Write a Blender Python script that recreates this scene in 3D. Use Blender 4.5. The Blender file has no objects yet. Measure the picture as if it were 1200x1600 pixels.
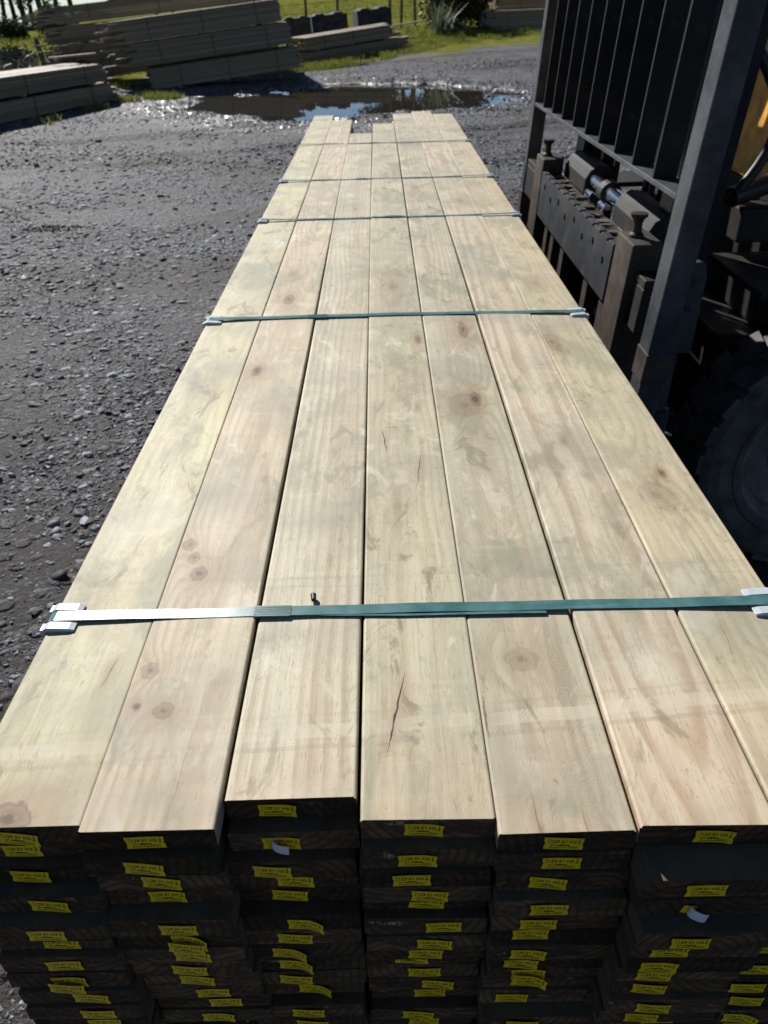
import bpy, bmesh, math, random
import numpy as np
from mathutils import Vector, Matrix

random.seed(7); RNG = np.random.default_rng(11)
scene = bpy.context.scene
COL = scene.collection
R = math.radians

# ------------------------------------------------------------------ camera
cam_data = bpy.data.cameras.new('camera')
cam = bpy.data.objects.new('camera', cam_data); COL.objects.link(cam)
cam_data.sensor_fit = 'VERTICAL'; cam_data.sensor_height = 36.0
cam_data.lens = 1182.0 / 1600.0 * 36.0
cam_data.clip_start = 0.02; cam_data.clip_end = 6000
Yc = Vector((-13, 802, -1182)).normalized()
Xc = Vector((1, .022, 0)); Xc = (Xc - Xc.dot(Yc) * Yc).normalized()
Zc = Xc.cross(Yc)
M = Matrix((Xc, Yc, Zc)).to_4x4()          # rows: camera->world (inverse of columns)
M.translation = Vector((0, 0, 1.648))
cam.matrix_world = M
cam_data.dof.use_dof = True
cam_data.dof.focus_distance = 1.08
cam_data.dof.aperture_fstop = 8.5
scene.camera = cam

# ------------------------------------------------------------------ sky, sun, exposure
SUN_AZ = -29.0; SUN_EL = 33.0
world = bpy.data.worlds.new('World'); scene.world = world; world.use_nodes = True
wn = world.node_tree.nodes; wl = world.node_tree.links
sky = wn.new('ShaderNodeTexSky'); sky.sky_type = 'NISHITA'; sky.sun_disc = False
sky.sun_elevation = R(SUN_EL); sky.sun_rotation = R(SUN_AZ)
sky.air_density = 0.6; sky.dust_density = 0.0; sky.ozone_density = 1.6
wl.new(sky.outputs[0], wn['Background'].inputs[0]); wn['Background'].inputs[1].default_value = 0.05
sd = bpy.data.lights.new('sun', 'SUN'); sd.energy = 5.0; sd.angle = R(0.53); sd.color = (1, .97, .92)
sun = bpy.data.objects.new('sun', sd); COL.objects.link(sun)
sv = Vector((math.sin(R(SUN_AZ)) * math.cos(R(SUN_EL)), math.cos(R(SUN_AZ)) * math.cos(R(SUN_EL)), math.sin(R(SUN_EL))))
sun.rotation_euler = sv.to_track_quat('Z', 'Y').to_euler(); sun.location = sv * 30
vs = scene.view_settings
vs.view_transform = 'Standard'; vs.look = 'None'; vs.exposure = 0.46; vs.gamma = 1.0
vs.use_curve_mapping = False
scene.cycles.use_denoising = True; scene.cycles.use_adaptive_sampling = True; scene.cycles.adaptive_threshold = 0.025
scene.cycles.max_bounces = 4; scene.cycles.transparent_max_bounces = 4

# ------------------------------------------------------------------ node helper
class G:
    def __init__(s, name):
        s.mat = bpy.data.materials.new(name); s.mat.use_nodes = True
        s.nt = s.mat.node_tree; s.n = s.nt.nodes; s.l = s.nt.links
        s.b = s.n['Principled BSDF']; s.tc = None
    def put(s, sock, v):
        if hasattr(v, 'is_linked') or isinstance(v, bpy.types.NodeSocket): s.l.new(v, sock)
        elif isinstance(v, (tuple, list)):
            sock.default_value = tuple(v) + ((1,) if len(v) == 3 and len(sock.default_value) == 4 else ())
        else: sock.default_value = v
    def m(s, op, a, b=None, c=None, clamp=False):
        n = s.n.new('ShaderNodeMath'); n.operation = op; n.use_clamp = clamp
        for i, v in enumerate((a, b, c)):
            if v is not None: s.put(n.inputs[i], v)
        return n.outputs[0]
    def add(s, a, b): return s.m('ADD', a, b)
    def sub(s, a, b): return s.m('SUBTRACT', a, b)
    def mul(s, a, b): return s.m('MULTIPLY', a, b)
    def ss(s, x, e0, e1, lo=0., hi=1.):
        n = s.n.new('ShaderNodeMapRange'); n.interpolation_type = 'SMOOTHSTEP'
        if e0 > e1: e0, e1, lo, hi = e1, e0, hi, lo
        s.put(n.inputs[0], x)
        for i, v in enumerate((e0, e1, lo, hi)): n.inputs[i + 1].default_value = v
        return n.outputs[0]
    def vec(s, x, y, z):
        n = s.n.new('ShaderNodeCombineXYZ')
        for i, v in enumerate((x, y, z)): s.put(n.inputs[i], v)
        return n.outputs[0]
    def sep(s, v):
        n = s.n.new('ShaderNodeSeparateXYZ'); s.l.new(v, n.inputs[0]); return n.outputs
    def obj(s):
        if not s.tc: s.tc = s.n.new('ShaderNodeTexCoord')
        return s.tc.outputs['Object']
    def pos(s):
        return s.n.new('ShaderNodeNewGeometry').outputs['Position']
    def rnd(s): return s.n.new('ShaderNodeObjectInfo').outputs['Random']
    def attr(s, name, out='Fac'):
        n = s.n.new('ShaderNodeAttribute'); n.attribute_name = name; return n.outputs[out]
    def scale(s, v, k):
        n = s.n.new('ShaderNodeVectorMath'); n.operation = 'MULTIPLY'; s.put(n.inputs[0], v); n.inputs[1].default_value = k
        return n.outputs[0]
    def vadd(s, v, w):
        n = s.n.new('ShaderNodeVectorMath'); n.operation = 'ADD'; s.put(n.inputs[0], v); s.put(n.inputs[1], w)
        return n.outputs[0]
    def noise(s, v, scale=1., detail=2., rough=.5, dist=0., col=False):
        n = s.n.new('ShaderNodeTexNoise'); s.put(n.inputs['Vector'], v)
        n.inputs['Scale'].default_value = scale; n.inputs['Detail'].default_value = detail
        n.inputs['Roughness'].default_value = rough; n.inputs['Distortion'].default_value = dist
        return n.outputs['Color' if col else 'Fac']
    def voro(s, v, scale, feature='F1', out='Distance', rand=1.):
        n = s.n.new('ShaderNodeTexVoronoi'); n.feature = feature; s.put(n.inputs['Vector'], v)
        n.inputs['Scale'].default_value = scale; n.inputs['Randomness'].default_value = rand
        return n.outputs[out]
    def mix(s, f, a, b, mode='MIX'):
        n = s.n.new('ShaderNodeMix'); n.data_type = 'RGBA'; n.blend_type = mode
        s.put(n.inputs[0], f); s.put(n.inputs[6], a); s.put(n.inputs[7], b); return n.outputs[2]
    def bump(s, h, strength=.3, dist=.01, normal=None):
        n = s.n.new('ShaderNodeBump'); n.inputs['Strength'].default_value = strength; n.inputs['Distance'].default_value = dist
        s.put(n.inputs['Height'], h)
        if normal is not None: s.l.new(normal, n.inputs['Normal'])
        return n.outputs[0]
    def out(s, base=None, rough=None, normal=None, metal=None, spec=None, coat=None, trans=None):
        for k, v in (('Base Color', base), ('Roughness', rough), ('Normal', normal), ('Metallic', metal),
                     ('Specular IOR Level', spec), ('Coat Weight', coat), ('Transmission Weight', trans)):
            if v is not None: s.put(s.b.inputs[k], v)
        return s.mat

# ------------------------------------------------------------------ wood materials
def wood(name, seed, x0=0.0, z0=-.07, spacing=.011, cream=(.62, .55, .37), tan=(.50, .41, .25), green=.35, pink=.3,
         contrast=.7, knots=(), cracks=(), band=None, dirt=.4, per_object=False, xw=0., yw=0., fuzz=(), pinkx=0., tone=.93, stain=.5):
    g = G(name)
    p = g.obj(); x, y, z = g.sep(p)[:]
    if per_object:
        r = g.mul(g.rnd(), 97.0); sx = r
        x = g.add(x, 0.0); x0s = g.mul(g.sub(g.m('FRACT', g.mul(r, 3.7)), .5), .12)
    else:
        sx = float(seed) * 7.31; x0s = x0
    n1 = g.noise(g.vec(sx, g.mul(y, .9), 1.3), 1.0, 1.0)
    n2 = g.noise(g.vec(g.add(sx, 9.1), g.mul(y, .75), 7.7), 1.0, 2.0)
    n3 = g.noise(g.vec(g.add(g.mul(x, 9.), sx), g.mul(y, 2.2), g.mul(z, 9.)), 1.0, 2.0)
    dx = g.sub(g.add(x, g.mul(g.sub(n1, .5), .05)), x0s)
    dz = g.sub(g.add(z, g.mul(g.sub(n2, .5), .075)), z0)
    d = g.m('SQRT', g.add(g.mul(dx, dx), g.mul(dz, dz)))
    d = g.add(d, g.mul(g.sub(n3, .5), .030))
    knz = g.noise(g.vec(g.add(g.mul(x, 120.), sx), g.mul(y, 80.), 5.), 1., 3., .6) if knots else None
    kmask = None; kcore = None; khalo = None; kedge = None
    for (kx, ky, rx, ry, amp, dark) in knots:
        qx = g.m('DIVIDE', g.sub(g.add(x, g.mul(g.sub(n3, .5), .012)), kx), rx); qy = g.m('DIVIDE', g.sub(y, ky), ry)
        q2 = g.add(g.mul(qx, qx), g.mul(qy, qy)); q = g.add(g.m('SQRT', q2), g.mul(g.sub(knz, .5), 1.15))
        d = g.add(d, g.mul(g.m('EXPONENT', g.mul(q2, -.22)), amp))
        core = g.mul(g.ss(q, 1.25, .35), dark); halo = g.mul(g.m('EXPONENT', g.mul(q2, -.16)), dark)
        ring = g.mul(g.m('SINE', g.mul(q, 19.)), core)
        edge = g.mul(g.m('MAXIMUM', g.mul(g.mul(g.ss(q, .70, .92), g.ss(q, 1.2, .98)), .6), g.ss(q, .75, .45) if dark >= .9 else g.ss(q, .38, .12)), dark)
        kedge = edge if kedge is None else g.m('MAXIMUM', kedge, edge)
        kcore = core if kcore is None else g.m('MAXIMUM', kcore, core)
        khalo = halo if khalo is None else g.m('MAXIMUM', khalo, halo)
        kmask = ring if kmask is None else g.add(kmask, ring)
    fr = g.m('FRACT', g.m('DIVIDE', d, spacing))
    late = g.mul(g.ss(fr, .25, .80), g.ss(fr, 1.0, .84))
    fade = g.noise(g.vec(g.add(g.mul(x, 22.), sx), g.mul(y, 1.1), 71.), 1.0, 2.0, .5)
    late = g.mul(late, g.ss(fade, .25, .58))
    fib = g.noise(g.vec(g.add(g.mul(x, 260.), sx), g.mul(y, 5.), g.mul(z, 260.)), 1.0, 3.0, .6)
    strk = g.noise(g.vec(g.add(g.mul(x, 34.), sx), g.mul(y, .8), g.mul(z, 30.)), 1.0, 2.0, .6)
    big = g.noise(g.vec(g.add(g.mul(x, 5.), sx), g.mul(y, 1.6), 3.), 1.0, 3.0, .6)
    big2 = g.noise(g.vec(g.add(g.mul(x, 9.), sx), g.mul(y, 3.1), 11.), 1.0, 4.0, .65)
    cream = tuple(v * 1.13 for v in cream)
    c = g.mix(g.m('MULTIPLY', late, contrast * 1.35, clamp=True), cream, (tan[0] * .92, tan[1] * .88, tan[2] * .84))
    c = g.mix(g.mul(g.ss(strk, .42, .72), .6), c, (tan[0] * .95, tan[1] * .86, tan[2] * .80))
    c = g.mix(g.mul(g.ss(big, .42, .7), green), c, (.43, .425, .30))                  # treatment green
    hw = g.mul(g.ss(g.m('ABSOLUTE', g.sub(x, g.add(pinkx, g.mul(g.sub(n1, .5), .09)))), .045, .01), g.ss(n2, .35, .6))
    c = g.mix(g.mul(hw, pink), c, (.56, .37, .24))                                   # pinkish heartwood streak
    c = g.mix(g.mul(g.ss(big2, .54, .78), dirt), c, (.26, .235, .165))                # handling dirt
    c = g.mix(g.mul(g.ss(fib, .50, .70), .45), c, (.33, .27, .17))
    pale = g.noise(g.vec(g.add(g.mul(x, 14.), sx), g.mul(y, 2.4), 21.), 1.0, 3.0, .6)
    c = g.mix(g.mul(g.ss(pale, .6, .8), .35), c, (.70, .64, .48))
    spv = g.vec(g.add(g.mul(x, 150.), sx), g.mul(y, 110.), 2.)
    speck = g.mul(g.ss(g.noise(spv, 1.0, 2.0, .6), .735, .77), g.ss(big2, .4, .6))
    c = g.mix(g.mul(speck, .75), c, (.10, .08, .05))
    dash = g.noise(g.vec(g.add(g.mul(x, 620.), sx), g.mul(y, 42.), 6.), 1.0, 1.0, .5)
    c = g.mix(g.mul(g.ss(dash, .62, .72), .6), c, (.20, .15, .09))
    c = g.mix(g.mul(g.ss(dash, .34, .24), .35), c, (.74, .68, .52))
    grit = g.noise(g.vec(g.add(g.mul(x, 330.), sx), g.mul(y, 260.), 8.), 1.0, 1.0, .5)
    c = g.mix(g.mul(g.ss(grit, .67, .74), .6), c, (.16, .13, .085))
    rough_h = None
    for (fx, fy, rx, ry) in fuzz:                                                     # raised, crumbly grain
        qx = g.m('DIVIDE', g.sub(x, fx), rx); qy = g.m('DIVIDE', g.sub(y, fy), ry)
        e = g.m('EXPONENT', g.mul(g.add(g.mul(qx, qx), g.mul(qy, qy)), -1.))
        fzn = g.noise(g.vec(g.mul(x, 420.), g.mul(y, 300.), 4.), 1.0, 2.0, .7)
        e = g.mul(e, g.ss(strk, .46, .6)); fz = g.mul(g.ss(fzn, .45, .62), e)
        c = g.mix(g.mul(e, .75), c, (.27, .24, .165)); c = g.mix(g.mul(g.ss(fzn, .6, .68), e), c, (.66, .6, .44))
        rough_h = fz if rough_h is None else g.add(rough_h, fz)
    if band is not None:                                                              # pale stripe a bearer left behind
        xx = g.add(x, xw); yy = g.add(y, yw)
        for (b0, sl, hw_, st, colr) in band:
            t = g.sub(g.sub(yy, b0), g.mul(xx, sl))
            t = g.add(t, g.mul(g.sub(n3, .5), .012))
            mk = g.ss(g.m('ABSOLUTE', t), hw_, hw_ * .7)
            mk = g.mul(mk, g.ss(g.noise(g.vec(g.mul(xx, 8.), 0., b0 * 9), 1., 3.), .3, .55))
            c = g.mix(g.mul(mk, st), c, colr)
    st1 = g.noise(g.vec(g.add(g.mul(x, 8.), sx), g.mul(y, 3.6), 51.), 1.0, 5.0, .68, .6)
    if band is not None:
        yw_ = g.sub(g.add(y, yw), g.mul(g.add(x, xw), .075))
        aged = g.mul(g.ss(yw_, .52, .66), g.add(.25, g.mul(big, .6)))
        c = g.mix(g.mul(aged, .55), c, (.42, .41, .285))                              # greyed by the weather behind the bearer mark
        c = g.mix(g.mul(g.ss(yw_, .60, .50), .35), c, (.60, .455, .29))               # fresh, warmer wood that lay under cover
    c = g.mix(g.mul(g.ss(st1, .50, .64), stain), c, (.285, .290, .185))
    st2 = g.noise(g.vec(g.add(g.mul(x, 15.), sx), g.mul(y, 6.5), 61.), 1.0, 5.0, .7, 1.2)
    c = g.mix(g.mul(g.ss(st2, .57, .67), stain), c, (.22, .185, .115))
    st3 = g.noise(g.vec(g.add(g.mul(x, 40.), sx), g.mul(y, 13.), 81.), 1.0, 5.0, .72, .8)
    c = g.mix(g.mul(g.mul(g.ss(st3, .55, .66), g.ss(st1, .42, .56)), stain * .5), c, (.23, .205, .135))
    c = g.mix(g.mul(g.ss(st2, .44, .30), .55), c, (.78, .73, .60))
    grey = g.noise(g.vec(g.add(g.mul(x, 3.), sx), g.mul(y, 4.5), 31.), 1.0, 5.0, .62)
    c = g.mix(g.mul(g.ss(grey, .40, .70), .55), c, (.30, .29, .225))                  # weathering, grey cross bands
    scuf = g.noise(g.vec(g.add(g.mul(x, 7.), sx), g.mul(y, 38.), 41.), 1.0, 3.0, .6)
    c = g.mix(g.mul(g.mul(g.ss(scuf, .58, .74), g.ss(grey, .35, .6)), .30), c, (.28, .27, .20))
    c = g.mix(g.mul(g.ss(scuf, .40, .28), .16), c, (.72, .67, .53))
    if khalo is not None:
        c = g.mix(g.mul(khalo, .85), c, (.33, .21, .11))
        c = g.mix(g.mul(kcore, .95), c, (.17, .105, .06))
        c = g.mix(g.mul(g.ss(kmask, .1, .9), .3), c, (.42, .28, .16))
        c = g.mix(g.mul(kedge, .9), c, (.085, .048, .028))
    crk = None
    for (cx, cy, ln, w, sl, dk) in cracks:
        cyy = g.sub(y, cy); wob = g.mul(g.sub(g.noise(g.vec(seed, g.mul(y, 28.), 2.), 1., 2.), .5), .008)
        xx = g.m('ABSOLUTE', g.sub(g.sub(g.add(x, wob), cx), g.mul(cyy, sl)))
        prof = g.sub(1.0, g.m('POWER', g.m('DIVIDE', g.m('ABSOLUTE', cyy), ln), 2.))
        ww = g.mul(g.m('MAXIMUM', prof, 0.0), w)
        k = g.mul(g.ss(g.sub(xx, g.mul(ww, g.noise(g.vec(3., g.mul(y, 70.), seed), 1., 2.))), .0003, -.0005), dk)
        hl = g.mul(g.mul(g.m('EXPONENT', g.mul(g.m('DIVIDE', xx, w * 3.5 + .0015), -1.)), g.m('MAXIMUM', prof, 0.)), dk * .6)
        c = g.mix(hl, c, (.33, .2, .11)); c = g.mix(k, c, (.035, .022, .014))
        crk = k if crk is None else g.m('MAXIMUM', crk, k)
    h = g.mul(fib, .35)
    if rough_h is not None: h = g.add(h, g.mul(rough_h, 2.2))
    if crk is not None: h = g.sub(h, g.mul(crk, 6.))
    nrm = g.bump(h, .16, .0010)
    hs = g.n.new('ShaderNodeHueSaturation'); hs.inputs['Saturation'].default_value = .93; hs.inputs['Value'].default_value = tone; g.l.new(g.mix(1.0, c, (1., .985, .96), 'MULTIPLY'), hs.inputs['Color'])
    return g.out(hs.outputs[0], g.add(.50, g.mul(big2, .25)), nrm, spec=.34)

def end_grain(name):
    g = G(name); p = g.obj(); x, y, z = g.sep(p)[:]; r = g.mul(g.rnd(), 61.)
    x0 = g.mul(g.sub(g.m('FRACT', r), .5), .16); z0 = g.sub(g.mul(g.m('FRACT', g.mul(r, 2.3)), .12), .06)
    n = g.noise(g.vec(g.add(g.mul(x, 30.), r), g.mul(z, 30.), 0.), 1., 3.)
    dx = g.sub(x, x0); dz = g.sub(z, z0)
    d = g.add(g.m('SQRT', g.add(g.mul(dx, dx), g.mul(dz, dz))), g.mul(g.sub(n, .5), .006))
    fr = g.m('FRACT', g.m('DIVIDE', d, .0105))
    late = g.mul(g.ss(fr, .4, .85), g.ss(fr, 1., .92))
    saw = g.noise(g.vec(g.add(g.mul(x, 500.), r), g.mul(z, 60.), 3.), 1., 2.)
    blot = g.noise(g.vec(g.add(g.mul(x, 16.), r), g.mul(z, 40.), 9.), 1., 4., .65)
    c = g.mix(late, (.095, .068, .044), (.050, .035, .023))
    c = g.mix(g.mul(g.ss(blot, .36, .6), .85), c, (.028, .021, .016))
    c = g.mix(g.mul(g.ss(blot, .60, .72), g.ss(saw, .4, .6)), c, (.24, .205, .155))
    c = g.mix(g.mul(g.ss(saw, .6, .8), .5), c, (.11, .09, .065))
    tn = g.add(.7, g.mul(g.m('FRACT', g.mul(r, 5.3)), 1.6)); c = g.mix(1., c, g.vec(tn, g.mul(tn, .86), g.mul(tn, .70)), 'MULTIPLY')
    return g.out(c, .85, g.bump(g.add(saw, g.mul(late, .6)), .5, .0015), spec=.2)

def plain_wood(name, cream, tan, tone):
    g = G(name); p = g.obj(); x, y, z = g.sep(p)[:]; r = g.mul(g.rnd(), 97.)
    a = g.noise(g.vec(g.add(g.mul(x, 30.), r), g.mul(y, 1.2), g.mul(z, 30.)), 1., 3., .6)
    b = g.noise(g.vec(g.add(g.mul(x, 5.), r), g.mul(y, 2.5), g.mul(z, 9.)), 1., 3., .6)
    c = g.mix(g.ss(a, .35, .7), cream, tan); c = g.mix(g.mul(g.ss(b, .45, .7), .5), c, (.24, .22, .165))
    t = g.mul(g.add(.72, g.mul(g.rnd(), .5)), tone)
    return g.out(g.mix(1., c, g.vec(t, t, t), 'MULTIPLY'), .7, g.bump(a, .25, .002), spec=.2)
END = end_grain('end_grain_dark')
WOOD_LOW = plain_wood('shaded_pine', (.60, .47, .29), (.44, .32, .18), .23)  # pale pine darkened: the shade on the lower boards put into the colour

def simple(name, base, rough=.5, metal=0., var=.25, scale=8., bump=.0, bscale=60., spec=.5, dark=None, coat=0.):
    g = G(name); p = g.obj()
    n = g.noise(p, scale, 5., .65)
    dk = dark if dark else tuple(c * (1 - var * 1.6) for c in base)
    lt = tuple(min(1, c * (1 + var)) for c in base)
    c = g.mix(g.ss(n, .3, .7), dk, lt)
    nrm = g.bump(g.noise(p, bscale, 4., .6), bump, .004) if bump else None
    return g.out(c, g.add(rough - .08, g.mul(n, .16)), nrm, metal, spec, coat)

def worn_paint(name, base, rust=.35, rough=.42, spec=.3):
    g = G(name); p = g.obj()
    n = g.noise(p, 9., 6., .68); n2 = g.noise(p, 38., 4., .7); n3 = g.noise(g.scale(p, (3., 3., 40.)), 3., 3., .6)
    c = g.mix(g.ss(n, .35, .7), tuple(b * .75 for b in base), tuple(b * 1.6 for b in base))
    c = g.mix(g.mul(g.ss(n2, .6, .72), .45), c, tuple(b * 2.2 + .012 for b in base))
    c = g.mix(g.mul(g.ss(n, .6, .72), rust), c, (.16, .075, .035))
    c = g.mix(g.mul(g.ss(n3, .6, .8), .35), c, tuple(b * 1.8 + .01 for b in base))
    rg = g.add(rough, g.mul(n2, .25))
    return g.out(c, rg, g.bump(n2, .25, .002), .0, spec)

M_BLACK = worn_paint('black_paint', (.009, .010, .0125), .12, .42, .22)
M_PLATE = worn_paint('dull_plate_paint', (.026, .028, .032), .2, .5, .2)
M_GREY = worn_paint('sunlit_worn_paint', (.046, .051, .061), .14, .40, .25)  # guard posts' sunlit grey put into a lighter copy of the black paint
M_FORK = worn_paint('fork_steel', (.052, .042, .034), .8, .5, .2)
M_GREASE = worn_paint('greasy_steel', (.019, .0165, .014), .5, .5, .25)
M_CHROME = simple('chrome', (.75, .77, .8), .12, 1., .08)
M_YEL = worn_paint('yellow_paint', (.62, .30, .035), .15, .35)
M_RUB = simple('rubber', (.10, .096, .09), .75, 0, .3, 14, .4, 90, .35)
M_RIM = worn_paint('rim_paint', (.13, .126, .12), .35, .5)
M_HOSE = simple('hose_rubber', (.012, .012, .013), .5)
M_PLASTIC = simple('white_plastic', (.50, .55, .58), .38, 0, .06, 20)
M_CONC = simple('dark_concrete', (.035, .040, .05), .9, 0, .45, 5, .4, 40)
M_POST = simple('grey_post_wood', (.10, .09, .08), .9, 0, .3, 8, .3)
M_TRUNK = simple('pine_bark', (.055, .040, .032), .95, 0, .4, 6, .6, 20)

def strap_mat():
    g = G('green_strap'); p = g.obj(); x, y, z = g.sep(p)[:]
    w = g.m('SINE', g.mul(g.add(x, g.mul(y, 1.2)), 2600.)); w2 = g.m('SINE', g.mul(g.sub(x, g.mul(y, 1.2)), 2600.))
    n = g.noise(p, 30., 3.)
    c = g.mix(g.ss(n, .3, .7), (.045, .135, .135), (.09, .20, .205))
    scr = g.noise(g.scale(p, (6., 300., 1.)), 1., 3., .6)
    c = g.mix(g.mul(g.ss(scr, .6, .8), .35), c, (.30, .42, .40))
    return g.out(c, .26, g.bump(g.add(w, w2), .12, .0004), spec=.6)
M_STRAP = strap_mat()
M_TAG = simple('yellow_tag', (.95, .67, .012), .5, 0, .05, 40)
M_INK = simple('black_ink', (.012, .012, .012), .5)
M_TAGB = simple('tag_back', (.72, .75, .80), .5, 0, .04, 40)

# ------------------------------------------------------------------ object helpers
WL = {}      # world location of every object we place
def link(o, parent=None, loc=(0, 0, 0)):
    COL.objects.link(o); WL[o.name] = Vector(loc)
    if parent is not None:
        o.parent = parent; o.location = Vector(loc) - WL[parent.name]
    else: o.location = loc
    return o
def tag(o, label=None, cat=None, group=None, kind=None):
    for k, v in (('label', label), ('category', cat), ('group', group), ('kind', kind)):
        if v: o[k] = v
    return o
def empty(name, loc): return link(bpy.data.objects.new(name, None), None, loc)

class MB:
    def __init__(s): s.v = []; s.f = []; s.mi = []; s.cur = 0
    def _a(s, vs, fs):
        o = len(s.v); s.v += [tuple(v) for v in vs]
        for f in fs: s.f.append(tuple(i + o for i in f)); s.mi.append(s.cur)
        return s
    def box(s, x0, x1, y0, y1, z0, z1):
        vs = [(x, y, z) for z in (z0, z1) for y in (y0, y1) for x in (x0, x1)]
        return s._a(vs, [(0, 2, 3, 1), (4, 5, 7, 6), (0, 1, 5, 4), (2, 6, 7, 3), (0, 4, 6, 2), (1, 3, 7, 5)])
    def cyl(s, a, b, r0, r1=None, n=16, caps=True):
        a = Vector(a); b = Vector(b); r1 = r0 if r1 is None else r1
        d = (b - a).normalized(); u = d.orthogonal().normalized(); w = d.cross(u); vs = []
        for c, r in ((a, r0), (b, r1)):
            for i in range(n):
                t = 2 * math.pi * i / n; vs.append(c + r * (math.cos(t) * u + math.sin(t) * w))
        fs = [(i, (i + 1) % n, n + (i + 1) % n, n + i) for i in range(n)]
        if caps: fs += [tuple(reversed(range(n))), tuple(range(n, 2 * n))]
        return s._a(vs, fs)
    def tube(s, pts, r, n=8):
        pts = [Vector(p) for p in pts]; vs = []; fs = []; u = None
        rr = r if isinstance(r, (list, tuple)) else [r] * len(pts)
        for i, p in enumerate(pts):
            d = (pts[min(i + 1, len(pts) - 1)] - pts[max(i - 1, 0)]).normalized()
            u = (d.orthogonal() if u is None else (u - u.dot(d) * d)).normalized(); w = d.cross(u)
            for k in range(n):
                t = 2 * math.pi * k / n; vs.append(p + rr[i] * (math.cos(t) * u + math.sin(t) * w))
        for i in range(len(pts) - 1):
            for k in range(n): fs.append((i * n + k, i * n + (k + 1) % n, (i + 1) * n + (k + 1) % n, (i + 1) * n + k))
        fs += [tuple(reversed(range(n))), tuple(range((len(pts) - 1) * n, len(pts) * n))]
        return s._a(vs, fs)
    def prism(s, poly, axis, a0, a1):
        """extrude a 2-D polygon (ccw) along axis x/y/z"""
        mk = {'x': lambda p, q, a: (a, p, q), 'y': lambda p, q, a: (p, a, q), 'z': lambda p, q, a: (p, q, a)}[axis]
        n = len(poly); vs = [mk(p, q, a0) for p, q in poly] + [mk(p, q, a1) for p, q in poly]
        fs = [tuple(reversed(range(n))), tuple(range(n, 2 * n))] + [(i, (i + 1) % n, n + (i + 1) % n, n + i) for i in range(n)]
        return s._a(vs, fs)
    def lathe(s, prof, c, axis='y', n=40):
        vs = []; fs = []; m = len(prof)
        for i in range(n):
            t = 2 * math.pi * i / n
            for (r, h) in prof:
                if axis == 'y': vs.append((c[0] + r * math.cos(t), c[1] + h, c[2] + r * math.sin(t)))
                else: vs.append((c[0] + r * math.cos(t), c[1] + r * math.sin(t), c[2] + h))
        for i in range(n):
            for k in range(m - 1):
                j = (i + 1) % n; fs.append((i * m + k, j * m + k, j * m + k + 1, i * m + k + 1))
        return s._a(vs, fs)
    def map(s, fn): s.v = [tuple(fn(*v)) for v in s.v]; return s
    def build(s, name, mats, parent=None, bevel=0., smooth=False, origin=None, segs=2):
        if not isinstance(mats, (list, tuple)): mats = [mats]
        a = np.array(s.v); c = Vector(origin) if origin is not None else Vector((a.min(0) + a.max(0)) / 2)
        me = bpy.data.meshes.new(name)
        me.from_pydata([tuple(Vector(v) - c) for v in s.v], [], s.f)
        bm = bmesh.new(); bm.from_mesh(me); bmesh.ops.recalc_face_normals(bm, faces=bm.faces); bm.to_mesh(me); bm.free()
        for m in mats: me.materials.append(m)
        me.polygons.foreach_set('material_index', s.mi)
        if smooth: me.polygons.foreach_set('use_smooth', [True] * len(me.polygons))
        me.update()
        o = bpy.data.objects.new(name, me)
        if bevel:
            b = o.modifiers.new('bevel', 'BEVEL'); b.width = bevel; b.segments = segs; b.limit_method = 'ANGLE'; b.angle_limit = R(35)
        return link(o, parent, c)

def arr_mesh(name, V, F, mat, attrs=None, smooth=False):
    V = np.asarray(V, np.float32); F = np.asarray(F, np.int32); n = F.shape[1]
    me = bpy.data.meshes.new(name)
    me.vertices.add(len(V)); me.vertices.foreach_set('co', V.ravel())
    me.loops.add(F.size); me.loops.foreach_set('vertex_index', F.ravel())
    me.polygons.add(len(F)); me.polygons.foreach_set('loop_start', np.arange(0, F.size, n, dtype=np.int32))
    me.update(calc_edges=True)
    if smooth: me.polygons.foreach_set('use_smooth', np.ones(len(F), bool))
    for k, (v, dom) in (attrs or {}).items():
        at = me.attributes.new(k, 'FLOAT', dom); at.data.foreach_set('value', np.asarray(v, np.float32))
    me.materials.append(mat); me.update()
    return me

# ------------------------------------------------------------------ terrain
def _h(ix, iy, s):
    n = (ix.astype(np.int64) * 374761393 + iy.astype(np.int64) * 668265263 + s * 1442695041) & 0xffffffff
    n = ((n ^ (n >> 13)) * 1274126177) & 0xffffffff
    return ((n ^ (n >> 16)) & 0xffff) / 65535.0
def vn(x, y, s=0):
    x = np.asarray(x, float); y = np.asarray(y, float)
    ix = np.floor(x); iy = np.floor(y); fx = x - ix; fy = y - iy; fx = fx * fx * (3 - 2 * fx); fy = fy * fy * (3 - 2 * fy)
    a = _h(ix, iy, s); b = _h(ix + 1, iy, s); c = _h(ix, iy + 1, s); d = _h(ix + 1, iy + 1, s)
    return (a * (1 - fx) + b * fx) * (1 - fy) + (c * (1 - fx) + d * fx) * fy
def fbm(x, y, s=0, o=4):
    t = 0; a = .5
    for i in range(o): t = t + a * vn(x * 2 ** i, y * 2 ** i, s + i * 17); a *= .5
    return t
def sst(x, a, b):
    t = np.clip((x - a) / (b - a), 0, 1); return t * t * (3 - 2 * t)
def puddle_mask(x, y):
    ex = (x + .75) / 2.95; ey = (y - 17.4 - .1 * x) / 2.9
    q = np.sqrt(ex ** 2 + ey ** 2) + (fbm(x * 1.1, y * .8, 5) - .47) * .95
    return sst(q, 1.2, .9)
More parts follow.
